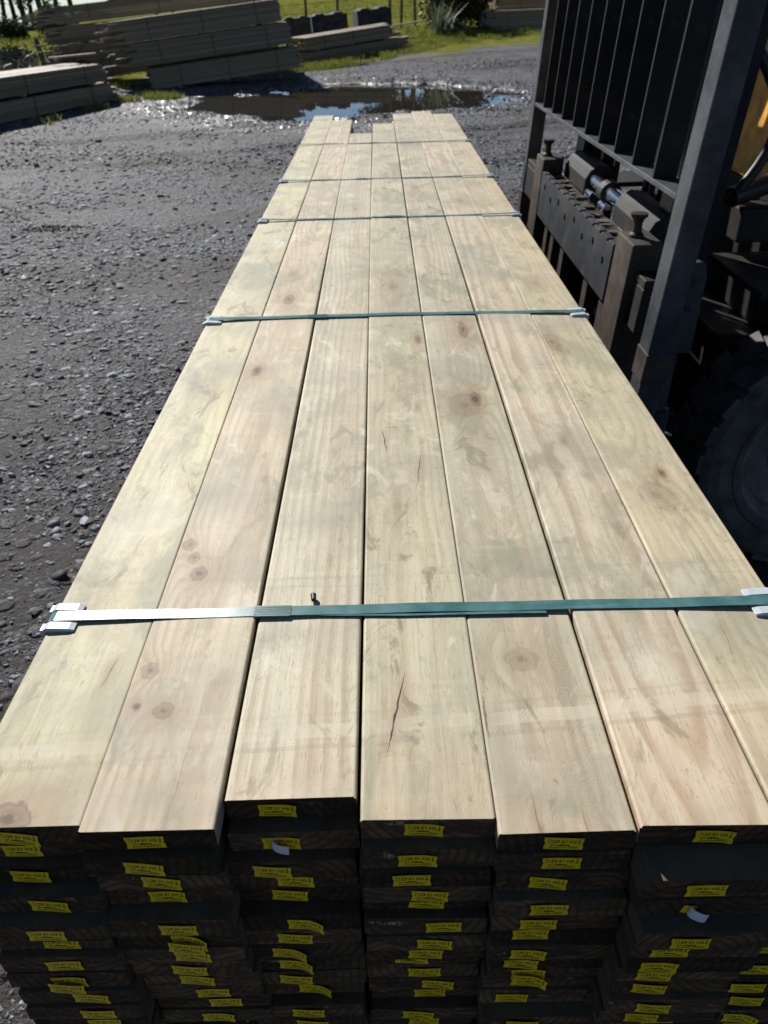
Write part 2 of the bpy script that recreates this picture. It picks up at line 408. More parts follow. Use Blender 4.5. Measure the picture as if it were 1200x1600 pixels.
def terrain(x, y):
    x = np.asarray(x, float); y = np.asarray(y, float)
    yq = np.minimum(y, 75.); xc = np.clip(x, -25, 2.)
    h = .045 * np.maximum(0, yq - 19.8 + .8 * xc) + .0008 * np.maximum(0, yq - 30) ** 2
    az = x / np.maximum(np.abs(y), 1.)
    drop = sst(az, -.24, -.33) * (y > 20)
    h = h - drop * (.06 * np.clip(y - 47, 0, 900) + .0008 * np.clip(yq - 30, 0, None) ** 2)
    h = np.where(y > 0, h, 0)
    near = sst(np.hypot(x, y), 90, 40)
    yard = sst(y, 26, 20)
    h = h + near * ((fbm(x * .5, y * .5, 1) - .47) * .06 + (fbm(x * 2.3, y * 2.3, 2) - .47) * .035)
    fine = sst(np.hypot(x, y), 26, 8)
    h = h + fine * (fbm(x * 11, y * 11, 3, 3) - .44) * .011
    pm = puddle_mask(x, y)
    h = h * (1 - .75 * pm * (y < 22)) - pm * .085 + pm * (fbm(x * 2.6, y * 2., 8) - .47) * .15
    # wheel ruts crossing behind the pack
    for (yy, sl, w) in ((12.0, .28, .16), (13.6, .22, .17), (10.2, .12, .15), (22.5, .18, .2), (24.2, .2, .2)):
        t = y - yy - sl * x - .5 * np.sin(x * .5 + yy)
        h = h - .035 * np.exp(-(t / w) ** 2) * near + .02 * np.exp(-((np.abs(t) - w * 2) / w) ** 2) * near
    # level pad below the pack and the forklift
    pad = sst(x, -1.3, -.75) * sst(x, 4.2, 3.4) * sst(y, 7.2, 6.4) * sst(y, -.6, 0.)
    return h * (1 - .8 * pad) - .012 * pad
def grass_mask(x, y):
    n = (fbm(x * .9, y * .9, 21) - .47)
    edge = 23.2 + .62 * np.clip(x + 2, -10, 12) + n * 4.0
    edge = np.where((x > -6.3) & (x < -2), np.maximum(edge, 23.6 + n * 2), edge)
    edge = np.where(x <= -6.3, 21.5 + n * 4 - .5 * np.clip(x + 8, -6, 2.4), edge)
    return sst(y - edge, -.3, .6)

def terr_z(x, y): return float(terrain(np.array([x]), np.array([y]))[0])

def lines(a, b, step, lo, hi):
    L = list(np.arange(a, b + 1e-6, step)); s = step
    p = a
    while p > lo: s *= 1.35; p -= s; L.insert(0, max(p, lo))
    s = step; p = L[-1]
    while p < hi: s *= 1.35; p += s; L.append(min(p, hi))
    return np.array(L)
def ground_material():
    g = G('yard_ground'); p = g.pos(); x, y, z = g.sep(p)[:]
    gm = g.attr('grass'); wet = g.attr('wet')
    v1 = g.voro(p, 95., 'F1', 'Color'); d1 = g.voro(p, 95.); v2 = g.voro(p, 42., 'F1', 'Color'); d2 = g.voro(p, 42.)
    n = g.noise(p, 1.1, 5., .6); nb = g.noise(p, 5., 4., .6); nf = g.noise(p, 240., 3., .6)
    s1 = g.sep(v1)[0]; s2 = g.sep(v2)[0]
    c = g.mix(g.mul(s1, s1), (.014, .0143, .0165), (.165, .171, .195))
    c2 = g.mix(s2, (.022, .0225, .026), (.21, .218, .248))
    c = g.mix(g.mul(g.ss(s2, .45, .6), g.ss(d2, .6, .35)), c, c2)
    trk = g.noise(g.vec(g.mul(g.add(x, g.mul(y, .2)), .22), g.mul(g.sub(y, g.mul(x, .25)), 1.25), 2.), 1., 3., .6)
    nr = g.ss(y, 6., 2.5)
    mud = g.m('MAXIMUM', g.mul(g.ss(n, .42, .62), g.ss(nb, .36, .6)), g.mul(g.ss(trk, .48, .58), 1.))
    v3 = g.voro(p, 15., 'F1', 'Color'); d3 = g.voro(p, 15.); s3 = g.sep(v3)[1]
    lump = g.mul(g.ss(s3, .55, .7), g.ss(d3, .55, .3))
    c = g.mix(g.mul(lump, .7), c, g.mix(s3, (.03, .031, .035), (.21, .218, .245)))
    mud = g.m('MAXIMUM', mud, g.mul(nr, g.ss(nb, .30, .58)))
    c = g.mix(g.mul(mud, .88), c, g.mix(nf, (.017, .014, .0125), (.060, .051, .044)))
    c = g.mix(g.mul(wet, .75), c, (.018, .016, .014))
    gn = g.noise(p, 2.1, 4., .6); gf = g.noise(p, 30., 4., .7)
    gc = g.mix(g.ss(gn, .35, .65), (.15, .165, .030), (.24, .23, .055))
    gc = g.mix(g.mul(g.ss(gf, .4, .7), .6), gc, (.075, .09, .02))
    c = g.mix(gm, c, gc)
    h1 = g.mul(g.sub(.6, d1), .5); h2 = g.mul(g.mul(g.sub(.7, d2), g.ss(s2, .45, .6)), 1.0)
    h = g.add(g.mul(g.add(h1, h2), g.sub(1., g.mul(mud, .6))), g.mul(nf, .35))
    h = g.add(h, g.mul(lump, 1.1))
    h = g.mix(gm, h, g.mul(gf, 2.))
    rg = g.add(g.sub(.78, g.mul(wet, .62)), g.mul(gm, .22))
    return g.out(c, rg, g.bump(h, 1., .014), spec=g.mul(g.sub(1., gm), g.add(.28, g.mul(wet, .5))))
def build_ground():
    X = lines(-9.5, 7.5, .085, -1800, 1800); Y = lines(-1.5, 27, .085, -1800, 2500)
    gx, gy = np.meshgrid(X, Y); gz = terrain(gx, gy)
    V = np.stack([gx, gy, gz], -1).reshape(-1, 3); nx = len(X); ny = len(Y)
    i = np.arange((ny - 1) * (nx - 1)); r = i // (nx - 1); c = i % (nx - 1); a = r * nx + c
    F = np.stack([a, a + 1, a + nx + 1, a + nx], 1)
    gm = grass_mask(gx, gy).ravel()
    pw = np.clip(sst(gz, .02, -.035) * sst(np.hypot((gx + .7) / 4.4, (gy - 17.3) / 4.6), 1.15, .75), 0, 1).ravel()
    me = arr_mesh('ground', V, F, ground_material(), {'grass': (gm, 'POINT'), 'wet': (pw, 'POINT')}, True)
    o = link(bpy.data.objects.new('ground', me)); tag(o, kind='structure')
    return o
build_ground()

# puddle
def build_puddle():
    g = G('puddle_water'); p = g.pos()
    rip = g.noise(g.scale(p, (1., .6, 1.)), 7., 2.)
    mat = g.out((.036, .030, .022), .015, g.bump(rip, .03, .01), spec=.5)
    n = 48; vs = [(-.75, 17.4, -.036)]; fs = []
    for i in range(n):
        t = 2 * math.pi * i / n; vs.append((-.75 + 4.3 * math.cos(t), 17.4 + 3.6 * math.sin(t), -.036))
    for i in range(n): fs.append((0, 1 + i, 1 + (i + 1) % n))
    me = bpy.data.meshes.new('puddle'); me.from_pydata(vs, [], fs); me.materials.append(mat)
    tag(link(bpy.data.objects.new('puddle', me)), kind='structure')
build_puddle()

# ------------------------------------------------------------------ gravel stones (uncountable)
def stones():
    g = G('gravel_stone'); a = g.attr('shade'); b = g.attr('wet'); n = g.noise(g.pos(), 130., 3., .6)
    c = g.mix(a, (.028, .029, .033), (.40, .422, .475)); c = g.mix(g.mul(n, .3), c, (.07, .066, .062))
    c = g.mix(g.mul(b, .6), c, (.02, .02, .02))
    mat = g.out(c, g.sub(.75, g.mul(b, .57)), spec=.35)
    t = (1 + 5 ** .5) / 2
    ico = np.array([(-1, t, 0), (1, t, 0), (-1, -t, 0), (1, -t, 0), (0, -1, t), (0, 1, t), (0, -1, -t), (0, 1, -t), (t, 0, -1), (t, 0, 1), (-t, 0, -1), (-t, 0, 1)]) / math.hypot(1, t)
    fac = np.array([(0, 11, 5), (0, 5, 1), (0, 1, 7), (0, 7, 10), (0, 10, 11), (1, 5, 9), (5, 11, 4), (11, 10, 2), (10, 7, 6), (7, 1, 8), (3, 9, 4), (3, 4, 2), (3, 2, 6), (3, 6, 8), (3, 8, 9), (4, 9, 5), (2, 4, 11), (6, 2, 10), (8, 6, 7), (9, 8, 1)])
    N = 230000
    r = np.exp(RNG.uniform(math.log(1.3), math.log(24), N)); az = RNG.uniform(-.62, .36, N)
    near = RNG.uniform(0, 1, N) < .06
    x = r * np.sin(az); y = r * np.cos(az)
    x = np.where(near, RNG.uniform(-1.6, -.4, N), x); y = np.where(near, RNG.uniform(.1, 1.6, N), y)
    r = np.where(near, 1.3, r)
    s = np.exp(RNG.normal(math.log(.0045), .52, N)) * (1 + .13 * r)
    s = np.clip(s, .0035, .034); big = RNG.uniform(0, 1, N) < .006; s[big] *= 1.35
    keep = ~((x > -.5) & (x < .56) & (y > .3) & (y < 6.4)) & (grass_mask(x, y) < .5)
    patch = fbm(x * .8, y * .8, 33); keep &= RNG.uniform(0, 1, N) < np.clip((patch - .34) * 4.2, .10, 1)
    x, y, s, r = x[keep], y[keep], s[keep], r[keep]
    m = 9000; xp = RNG.normal(-.6, 2.2, m); yp = RNG.normal(17.3, 2.0, m); zp = terrain(xp, yp); kp = (zp > -.05) & (zp < .05) & (yp < 21.5)
    x = np.concatenate([x, xp[kp]]); y = np.concatenate([y, yp[kp]]); s = np.concatenate([s, RNG.uniform(.012, .032, kp.sum())]); N = len(x)
    extra = np.array([(-1.147, 2.071, .034), (-1.151, 1.888, .026), (-1.08, 1.568, .028), (-1.2, 2.45, .022), (-1.0, 2.9, .02)])
    x = np.concatenate([x, extra[:, 0]]); y = np.concatenate([y, extra[:, 1]]); s = np.concatenate([s, extra[:, 2]]); N = len(x)
    z = terrain(x, y)
    octa = np.array([(1, 0, 0), (0, 1, 0), (-1, 0, 0), (0, -1, 0), (0, 0, 1), (0, 0, -1)], float)
    ofac = np.array([(0, 1, 4), (1, 2, 4), (2, 3, 4), (3, 0, 4), (1, 0, 5), (2, 1, 5), (3, 2, 5), (0, 3, 5)])
    def place(base, fc, sel, jit):
        xs, ys, zs, ss = x[sel], y[sel], z[sel], s[sel]; n = len(xs); nv = len(base)
        V = base[None] * (1 + RNG.normal(0, jit, (n, nv, 1))) + RNG.normal(0, jit * .6, (n, nv, 3))
        sc = np.stack([RNG.uniform(.8, 1.6, n), RNG.uniform(.6, 1.1, n), RNG.uniform(.22, .55, n)], 1)
        V = V * (sc * ss[:, None])[:, None, :]
        th = RNG.uniform(0, 6.283, n); ti = RNG.normal(0, .22, n)
        ct, st = np.cos(ti)[:, None], np.sin(ti)[:, None]
        V = np.stack([V[:, :, 0] * ct - V[:, :, 2] * st, V[:, :, 1], V[:, :, 0] * st + V[:, :, 2] * ct], -1)
        ct, st = np.cos(th)[:, None], np.sin(th)[:, None]
        V = np.stack([V[:, :, 0] * ct - V[:, :, 1] * st, V[:, :, 0] * st + V[:, :, 1] * ct, V[:, :, 2]], -1)
        V += np.stack([xs, ys, zs + ss * .02], 1)[:, None, :]
        F = (fc[None] + (np.arange(n) * nv)[:, None, None]).reshape(-1, 3); k = len(fc)
        sh = np.repeat(np.clip(RNG.beta(1.2, 2.2, n), 0, 1), k)
        wt = np.repeat(sst(np.hypot((xs + .7) / 4.0, (ys - 17.3) / 4.4), 1.25, .8), k)
        return V.reshape(-1, 3), F, sh, wt, np.repeat(RNG.uniform(0, 1, n) < .35, k)
    bigs = s > .016
    A = place(ico, fac, bigs, .13); B = place(octa, ofac, ~bigs, .16)
    print('stones', bigs.sum(), (~bigs).sum())
    me = arr_mesh('gravel', np.concatenate([A[0], B[0]]), np.concatenate([A[1], B[1] + len(A[0])]), mat,
                  {'shade': (np.concatenate([A[2], B[2]]), 'FACE'), 'wet': (np.concatenate([A[3], B[3]]), 'FACE')})
    me.polygons.foreach_set('use_smooth', np.concatenate([A[4], B[4]]))
    o = link(bpy.data.objects.new('gravel', me)); tag(o, 'loose grey gravel stones scattered over the dark yard', 'gravel', kind='stuff')
stones()

# ------------------------------------------------------------------ boards of the near pack
BW, BT, PITCH = .140, .032, .0325
TOP = .95; NL = 15
XC = [-.391, -.2495, -.1075, .0355, .1785, .3215, .463]
YN = [.464, .457, .493, .466, .449, .452, .447]
YF = [6.177, 5.906, 5.279, 5.70, 6.226, 6.315, 6.14]

def board_mesh(name, L, mats, seed, r=.0032, bow=.0):
    rg = random.Random(seed); prof = []
    for (cx, cz, a0) in ((BW / 2 - r, -r, 0), (-BW / 2 + r, -r, 90), (-BW / 2 + r, -BT + r, 180), (BW / 2 - r, -BT + r, 270)):
        for k in range(4):
            a = R(a0 + 30 * k); prof.append((cx + r * math.cos(a), cz + r * math.sin(a)))
    n = len(prof); st = [0.0] + [L * i / 12 for i in range(1, 12)] + [L]; vs = []; fs = []; mi = []
    for j, yy in enumerate(st):
        t = yy / L; dz = bow * math.sin(math.pi * t * 2 + seed); dx = .0016 * math.sin(t * 5 + seed * 2)
        for (px, pz) in prof:
            e = rg.uniform(-.0012, .0012) if j in (0, len(st) - 1) else 0
            vs.append((px + dx, yy + e, pz + dz))
    for j in range(len(st) - 1):
        for k in range(n):
            fs.append((j * n + k, (j + 1) * n + k, (j + 1) * n + (k + 1) % n, j * n + (k + 1) % n)); mi.append(0)
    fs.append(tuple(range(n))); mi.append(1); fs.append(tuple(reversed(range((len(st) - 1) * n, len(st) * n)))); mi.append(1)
    me = bpy.data.meshes.new(name); me.from_pydata(vs, [], fs)
    bm = bmesh.new(); bm.from_mesh(me); bmesh.ops.recalc_face_normals(bm, faces=bm.faces); bm.to_mesh(me); bm.free()
    for m in mats: me.materials.append(m)
    me.polygons.foreach_set('material_index', mi); me.update()
    return me

def loc_k(i, ks): return [(x - XC[i], y - YN[i], rx, ry, a, d) for (x, y, rx, ry, a, d) in ks]
def loc_c(i, cs): return [(x - XC[i], y - YN[i], l, w, s, d) for (x, y, l, w, s, d) in cs]
KN = {0: [(-.400, .474, .026, .018, -.02, .8), (-.406, .85, .035, .05, -.02, .12), (-.381, 1.546, .05, .08, .016, .12), (-.39, 2.6, .012, .02, .02, .4)],
      1: [(-.305, .946, .010, .015, .016, .75), (-.293, .913, .009, .013, .014, .75), (-.278, .874, .012, .016, .018, .85), (-.302, .68, .011, .013, .014, .55),
          (-.305, .621, .005, .006, .006, .9), (-.27, .614, .012, .012, .014, .6), (-.287, 1.611, .010, .026, .02, 1.0), (-.262, 2.107, .014, .04, .03, .8), (-.271, 2.35, .014, .04, .02, .3)],
      2: [(-.10, 3.2, .012, .04, .02, .25), (-.14, 5.0, .012, .05, .02, .3)],
      3: [(.086, 1.786, .007, .026, .012, .85), (.06, 1.5, .03, .10, .01, .22), (.03, 2.2, .035, .16, .01, .25), (.02, 1.05, .03, .06, .01, .2), (.03, 3.9, .02, .07, .02, .25)],
      4: [(.192, 1.445, .011, .030, .035, .95), (.165, 1.42, .03, .05, .02, .35), (.205, 1.845, .012, .05, .035, .8), (.17, .69, .02, .02, .016, .35), (.16, 3.6, .012, .05, .02, .3)],
      5: [(.318, .40, .05, .11, .03, 0.05), (.34, 1.25, .007, .015, .012, .3), (.33, 3.3, .01, .03, .02, .35)],
      6: [(.483, 1.131, .006, .014, .012, .85), (.439, 1.144, .04, .06, .03, .08), (.455, 1.06, .03, .04, .0, .3), (.41, 1.75, .02, .05, .0, .35), (.42, 1.72, .012, .03, .02, .35), (.45, 2.2, .03, .08, .02, .2)]}
CR = {3: [(.008, .61, .066, .0026, .19, 1.), (.000, 1.275, .05, .0026, -.08, .9), (.061, 1.165, .07, .0022, .12, .75), (-.006, 1.42, .04, .002, .3, .5), (.035, .47, .1, .0012, .12, .25)],
      4: [(.150, .46, .05, .0007, -.05, .9), (.198, .45, .03, .0006, .03, .8), (.112, .60, .035, .003, .02, .6)],
      1: [(-.23, .52, .07, .0008, .05, .4), (-.212, 1.1, .2, .0008, .03, .3)], 6: [(.44, .72, .06, .0012, .1, .4)], 0: [(-.352, .68, .03, .0015, .2, .6)]}
WP = [dict(cream=(.63, .57, .33), tan=(.52, .43, .215), green=.6, pink=.10, contrast=.45, spacing=.013, x0=.02, z0=-.05, stain=.75, dirt=.30),
      dict(cream=(.66, .545, .38), tan=(.53, .375, .23), green=.12, pink=.55, contrast=.6, spacing=.0085, x0=.03, z0=-.09, dirt=.25, fuzz=[(.0, .72, .035, .2)]),
      dict(cream=(.64, .58, .43), tan=(.46, .36, .235), green=.30, pink=.45, contrast=.55, spacing=.014, x0=.30, z0=-.12, dirt=.25, pinkx=.03),
      dict(cream=(.60, .54, .37), tan=(.50, .41, .265), green=.60, pink=.25, contrast=.45, spacing=.012, x0=.0, z0=-.035, stain=.75, dirt=.45, pinkx=-.03),
      dict(cream=(.58, .52, .385), tan=(.44, .355, .245), green=.35, pink=.35, contrast=.6, spacing=.011, x0=-.05, z0=-.06, stain=.75, dirt=.50, fuzz=[(.035, .2, .02, .09), (-.03, .15, .03, .02), (.02, .06, .03, .05), (.03, .9, .02, .25)]),
      dict(cream=(.67, .575, .43), tan=(.50, .34, .225), green=.22, pink=.35, contrast=.62, spacing=.019, x0=.01, z0=-.045, dirt=.28),
      dict(cream=(.65, .56, .375), tan=(.53, .42, .245), green=.30, pink=.4, contrast=.55, spacing=.012, x0=-.03, z0=-.05, dirt=.40, pinkx=.03)]
BANDS = [(.588, .075, .0115, .55, (.74, .66, .50)), (.566, .075, .004, .35, (.30, .29, .20)), (.612, .075, .003, .25, (.33, .31, .22)), (.505, .06, .02, .3, (.70, .62, .46)),
         (.865, .03, .004, .30, (.33, .31, .22)), (.845, .02, .003, .25, (.33, .31, .22))]

# tags --------------------------------------------------------------
def text_mesh(body, size):
    cu = bpy.data.curves.new('t', 'FONT'); cu.body = body; cu.size = size; cu.resolution_u = 2; cu.offset = size * .008; cu.align_x = 'LEFT'
    o = bpy.data.objects.new('t', cu); COL.objects.link(o)
    dg = bpy.context.evaluated_depsgraph_get(); me = bpy.data.meshes.new_from_object(o.evaluated_get(dg))
    V = [tuple(v.co) for v in me.vertices]; F = [tuple(p.vertices) for p in me.polygons]
    bpy.data.objects.remove(o); bpy.data.curves.remove(cu); bpy.data.meshes.remove(me)
    return V, F
TXT, TXF = text_mesh('129 01 H3.2', .0072)
tw = max(v[0] for v in TXT) - min(v[0] for v in TXT)
TW, TH = .041, .0195
def tag_mesh(name, bend, cut=0., twist=0., torn=None):
    """a stapled paper tag: notched ends, printed lines; bend(u) gives how far it stands off the board"""
    mb = MB(); nx, nz = 12, 4
    def P(u, w, off=0.):        # u -1..1 across, w -1..1 up
        o, dz = bend(u, w)
        return (u * TW / 2, -.0012 - o - off, w * TH / 2 + dz + twist * u * .006)
    idx = []
    for j in range(nz + 1):
        for i in range(nx + 1):
            u = -1 + 2 * i / nx; w = -1 + 2 * j / nz
            if i == 0: u += .07 if j == 2 else (.0 if j != 1 else .03)
            if i == nx: u -= .06 if j == 2 else (.0 if j != 3 else .02)
            if torn and w > torn: w = torn + random.Random(i * 7 + j).uniform(-.12, .08)
            idx.append(P(u, w))
    fs = [(j * (nx + 1) + i, j * (nx + 1) + i + 1, (j + 1) * (nx + 1) + i + 1, (j + 1) * (nx + 1) + i) for j in range(nz) for i in range(nx)]
    mb._a(idx, fs); mb.cur = 1
    k = .0305 / tw; e = .00025
    def put(V, F): mb._a([P(2 * a / TW, 2 * b / TH, e) for a, b in V], F)
    if not torn:
        put([((v[0]) * k - .0145, v[1] * k * 1.12 + .0012) for v in TXT], TXF)
    def rect(x0, z0, x1, z1): put([(x0, z0), (x1, z0), (x1, z1), (x0, z1)], [(0, 1, 2, 3)])
    if not torn:
        for sx in (-.0160, .0163):
            rect(sx - .00015, .0004, sx + .00025, .0083)
            for zz in (.0004, .0079): rect(min(sx, sx - math.copysign(.0012, sx)), zz, max(sx, sx - math.copysign(.0012, sx)), zz + .0004)
    # tick, printed emblem and the lines of fine print, too small to read
    put([(-.0142, -.0022), (-.0136, -.0015), (-.0124, -.0034), (-.0106, -.0007), (-.0101, -.0010), (-.0124, -.0046)], [(0, 1, 2, 5), (2, 3, 4, 5)])
    for q in range(3): rect(-.0098 + q * .0012, -.0034, -.0090 + q * .0012, -.0022)
    for q in range(7): rect(-.006 + q * .0017, -.0040 + .0006 * (q % 2), -.0046 + q * .0017, -.0016 + .0006 * ((q * 3) % 2) + .0004 * math.sin(q))
    rg = random.Random(3); xx = -.0145
    while xx < .0145:
        w_ = rg.uniform(.0006, .0013); rect(xx, -.0074, xx + w_, -.0060 + rg.uniform(-.0003, .0003)); xx += w_ + .0005
    xx = .0045
    while xx < .0150: rect(xx, -.0046, xx + .0006, -.0036); xx += .0011
    me = bpy.data.meshes.new(name); me.from_pydata(mb.v, [], mb.f)
    me.materials.append(M_TAG); me.materials.append(M_INK); me.polygons.foreach_set('material_index', mb.mi); me.update()
    return me
def bd(kind, a):
    if kind == 'flat': return lambda u, w: (.0004 + .0004 * abs(u), .0)
    if kind == 'arch': return lambda u, w: (.0006 + .0014 * (1 - u * u), a * (1 - u * u) - a * .5)
    if kind == 'lift': return lambda u, w: (.0006 + .005 * max(0, u) ** 2 * (1 if a > 0 else .3), -abs(a) * max(0, u + .2) ** 2)
    if kind == 'droop': return lambda u, w: (.001 + .006 * max(0, -w) ** 2, a * u)
TAGS = [tag_mesh('grade_tag', bd('flat', 0)), tag_mesh('grade_tag', bd('flat', 0), twist=-.5), tag_mesh('grade_tag', bd('arch', .0020), twist=-.2), tag_mesh('grade_tag', bd('arch', .0014), twist=-.4),
        tag_mesh('grade_tag', bd('lift', .0022), twist=-.3), tag_mesh('grade_tag', bd('lift', -.0010), twist=.1), tag_mesh('grade_tag', bd('arch', .003), twist=-.5, torn=.1), tag_mesh('grade_tag', bd('droop', -.002), twist=-.3)]
def curl_tag(name, flip):
    mb = MB(); n = 9
    for j in range(2):
        for i in range(n):
            t = i / (n - 1); a = math.pi * 1.15 * t
            mb.v.append((flip * (-.012 + .020 * math.sin(a) * .55 - .012 * t), -.002 - .009 * (1 - math.cos(a)) * .6, (j - .5) * .02 + .004 * math.sin(a)))
    for i in range(n - 1): mb.f.append((i, i + 1, n + i + 1, n + i)); mb.mi.append(0)
    o = len(mb.v); mb.v += [(-.002, -.0016, -.009), (.016, -.0016, -.010), (.017, -.0016, .009), (-.001, -.0016, .009)]
    mb.f.append((o, o + 1, o + 2, o + 3)); mb.mi.append(1)
    me = bpy.data.meshes.new(name); me.from_pydata(mb.v, [], mb.f); me.materials.append(M_TAGB); me.materials.append(M_TAG)
    me.polygons.foreach_set('material_index', mb.mi); me.update(); return me
CURL = curl_tag('folded_tag', -1)

# measured near ends (y) and tag offsets (x) for each column, top layer downwards
ENDS = [[(.464, .003), (.472, -.008), (.462, -.002), (.446, .013), (.431, .004), (.439, .012), (.430, .002), (.428, .003), (.423, .014), (.420, .016), (.423, .016)],
        [(.457, -.005), (.448, -.007), (.451, -.002), (.455, -.002), (.435, .010), (.439, .012), (.437, .010), (.438, -.003), (.441, -.004), (.441, .010), (.444, .015), (.441, 0.)],
        [(.496, -.015), (.475, -.029), (.462, -.022), (.469, -.001), (.472, -.013), (.455, .006), (.456, -.009), (.455, -.02), (.457, -.015), (.455, -.018), (.458, .007), (.444, -.001), (.444, 0.)],
        [(.467, -.003), (.452, -.013), (.449, -.013), (.450, .002), (.460, .002), (.449, .019), (.446, .010), (.451, 0.), (.461, -.013), (.461, .001), (.460, .019), (.465, .006), (.452, -.009)],
        [(.449, -.004), (.446, -.001), (.443, -.018), (.432, -.011), (.434, -.019), (.439, -.028), (.433, -.026), (.438, -.034), (.442, -.022), (.447, -.016), (.443, -.032), (.426, -.017)],
        [(.452, .007), (.414, -.005), (.413, -.024), (.395, -.019), (.402, -.027), (.402, -.035), (.408, -.027), (.409, -.027), (.402, -.015), (.405, -.02)],
        [(.447, -.03), (.425, -.03), (.423, -.04), (.42, -.04), (.436, -.04), (.419, -.05), (.413, -.055), (.408, -.055), (.408, -.045), (.403, -.045)]]
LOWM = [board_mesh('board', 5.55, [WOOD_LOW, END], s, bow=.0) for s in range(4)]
SHORTM = board_mesh('board', 4.7, [WOOD_LOW, END], 9)

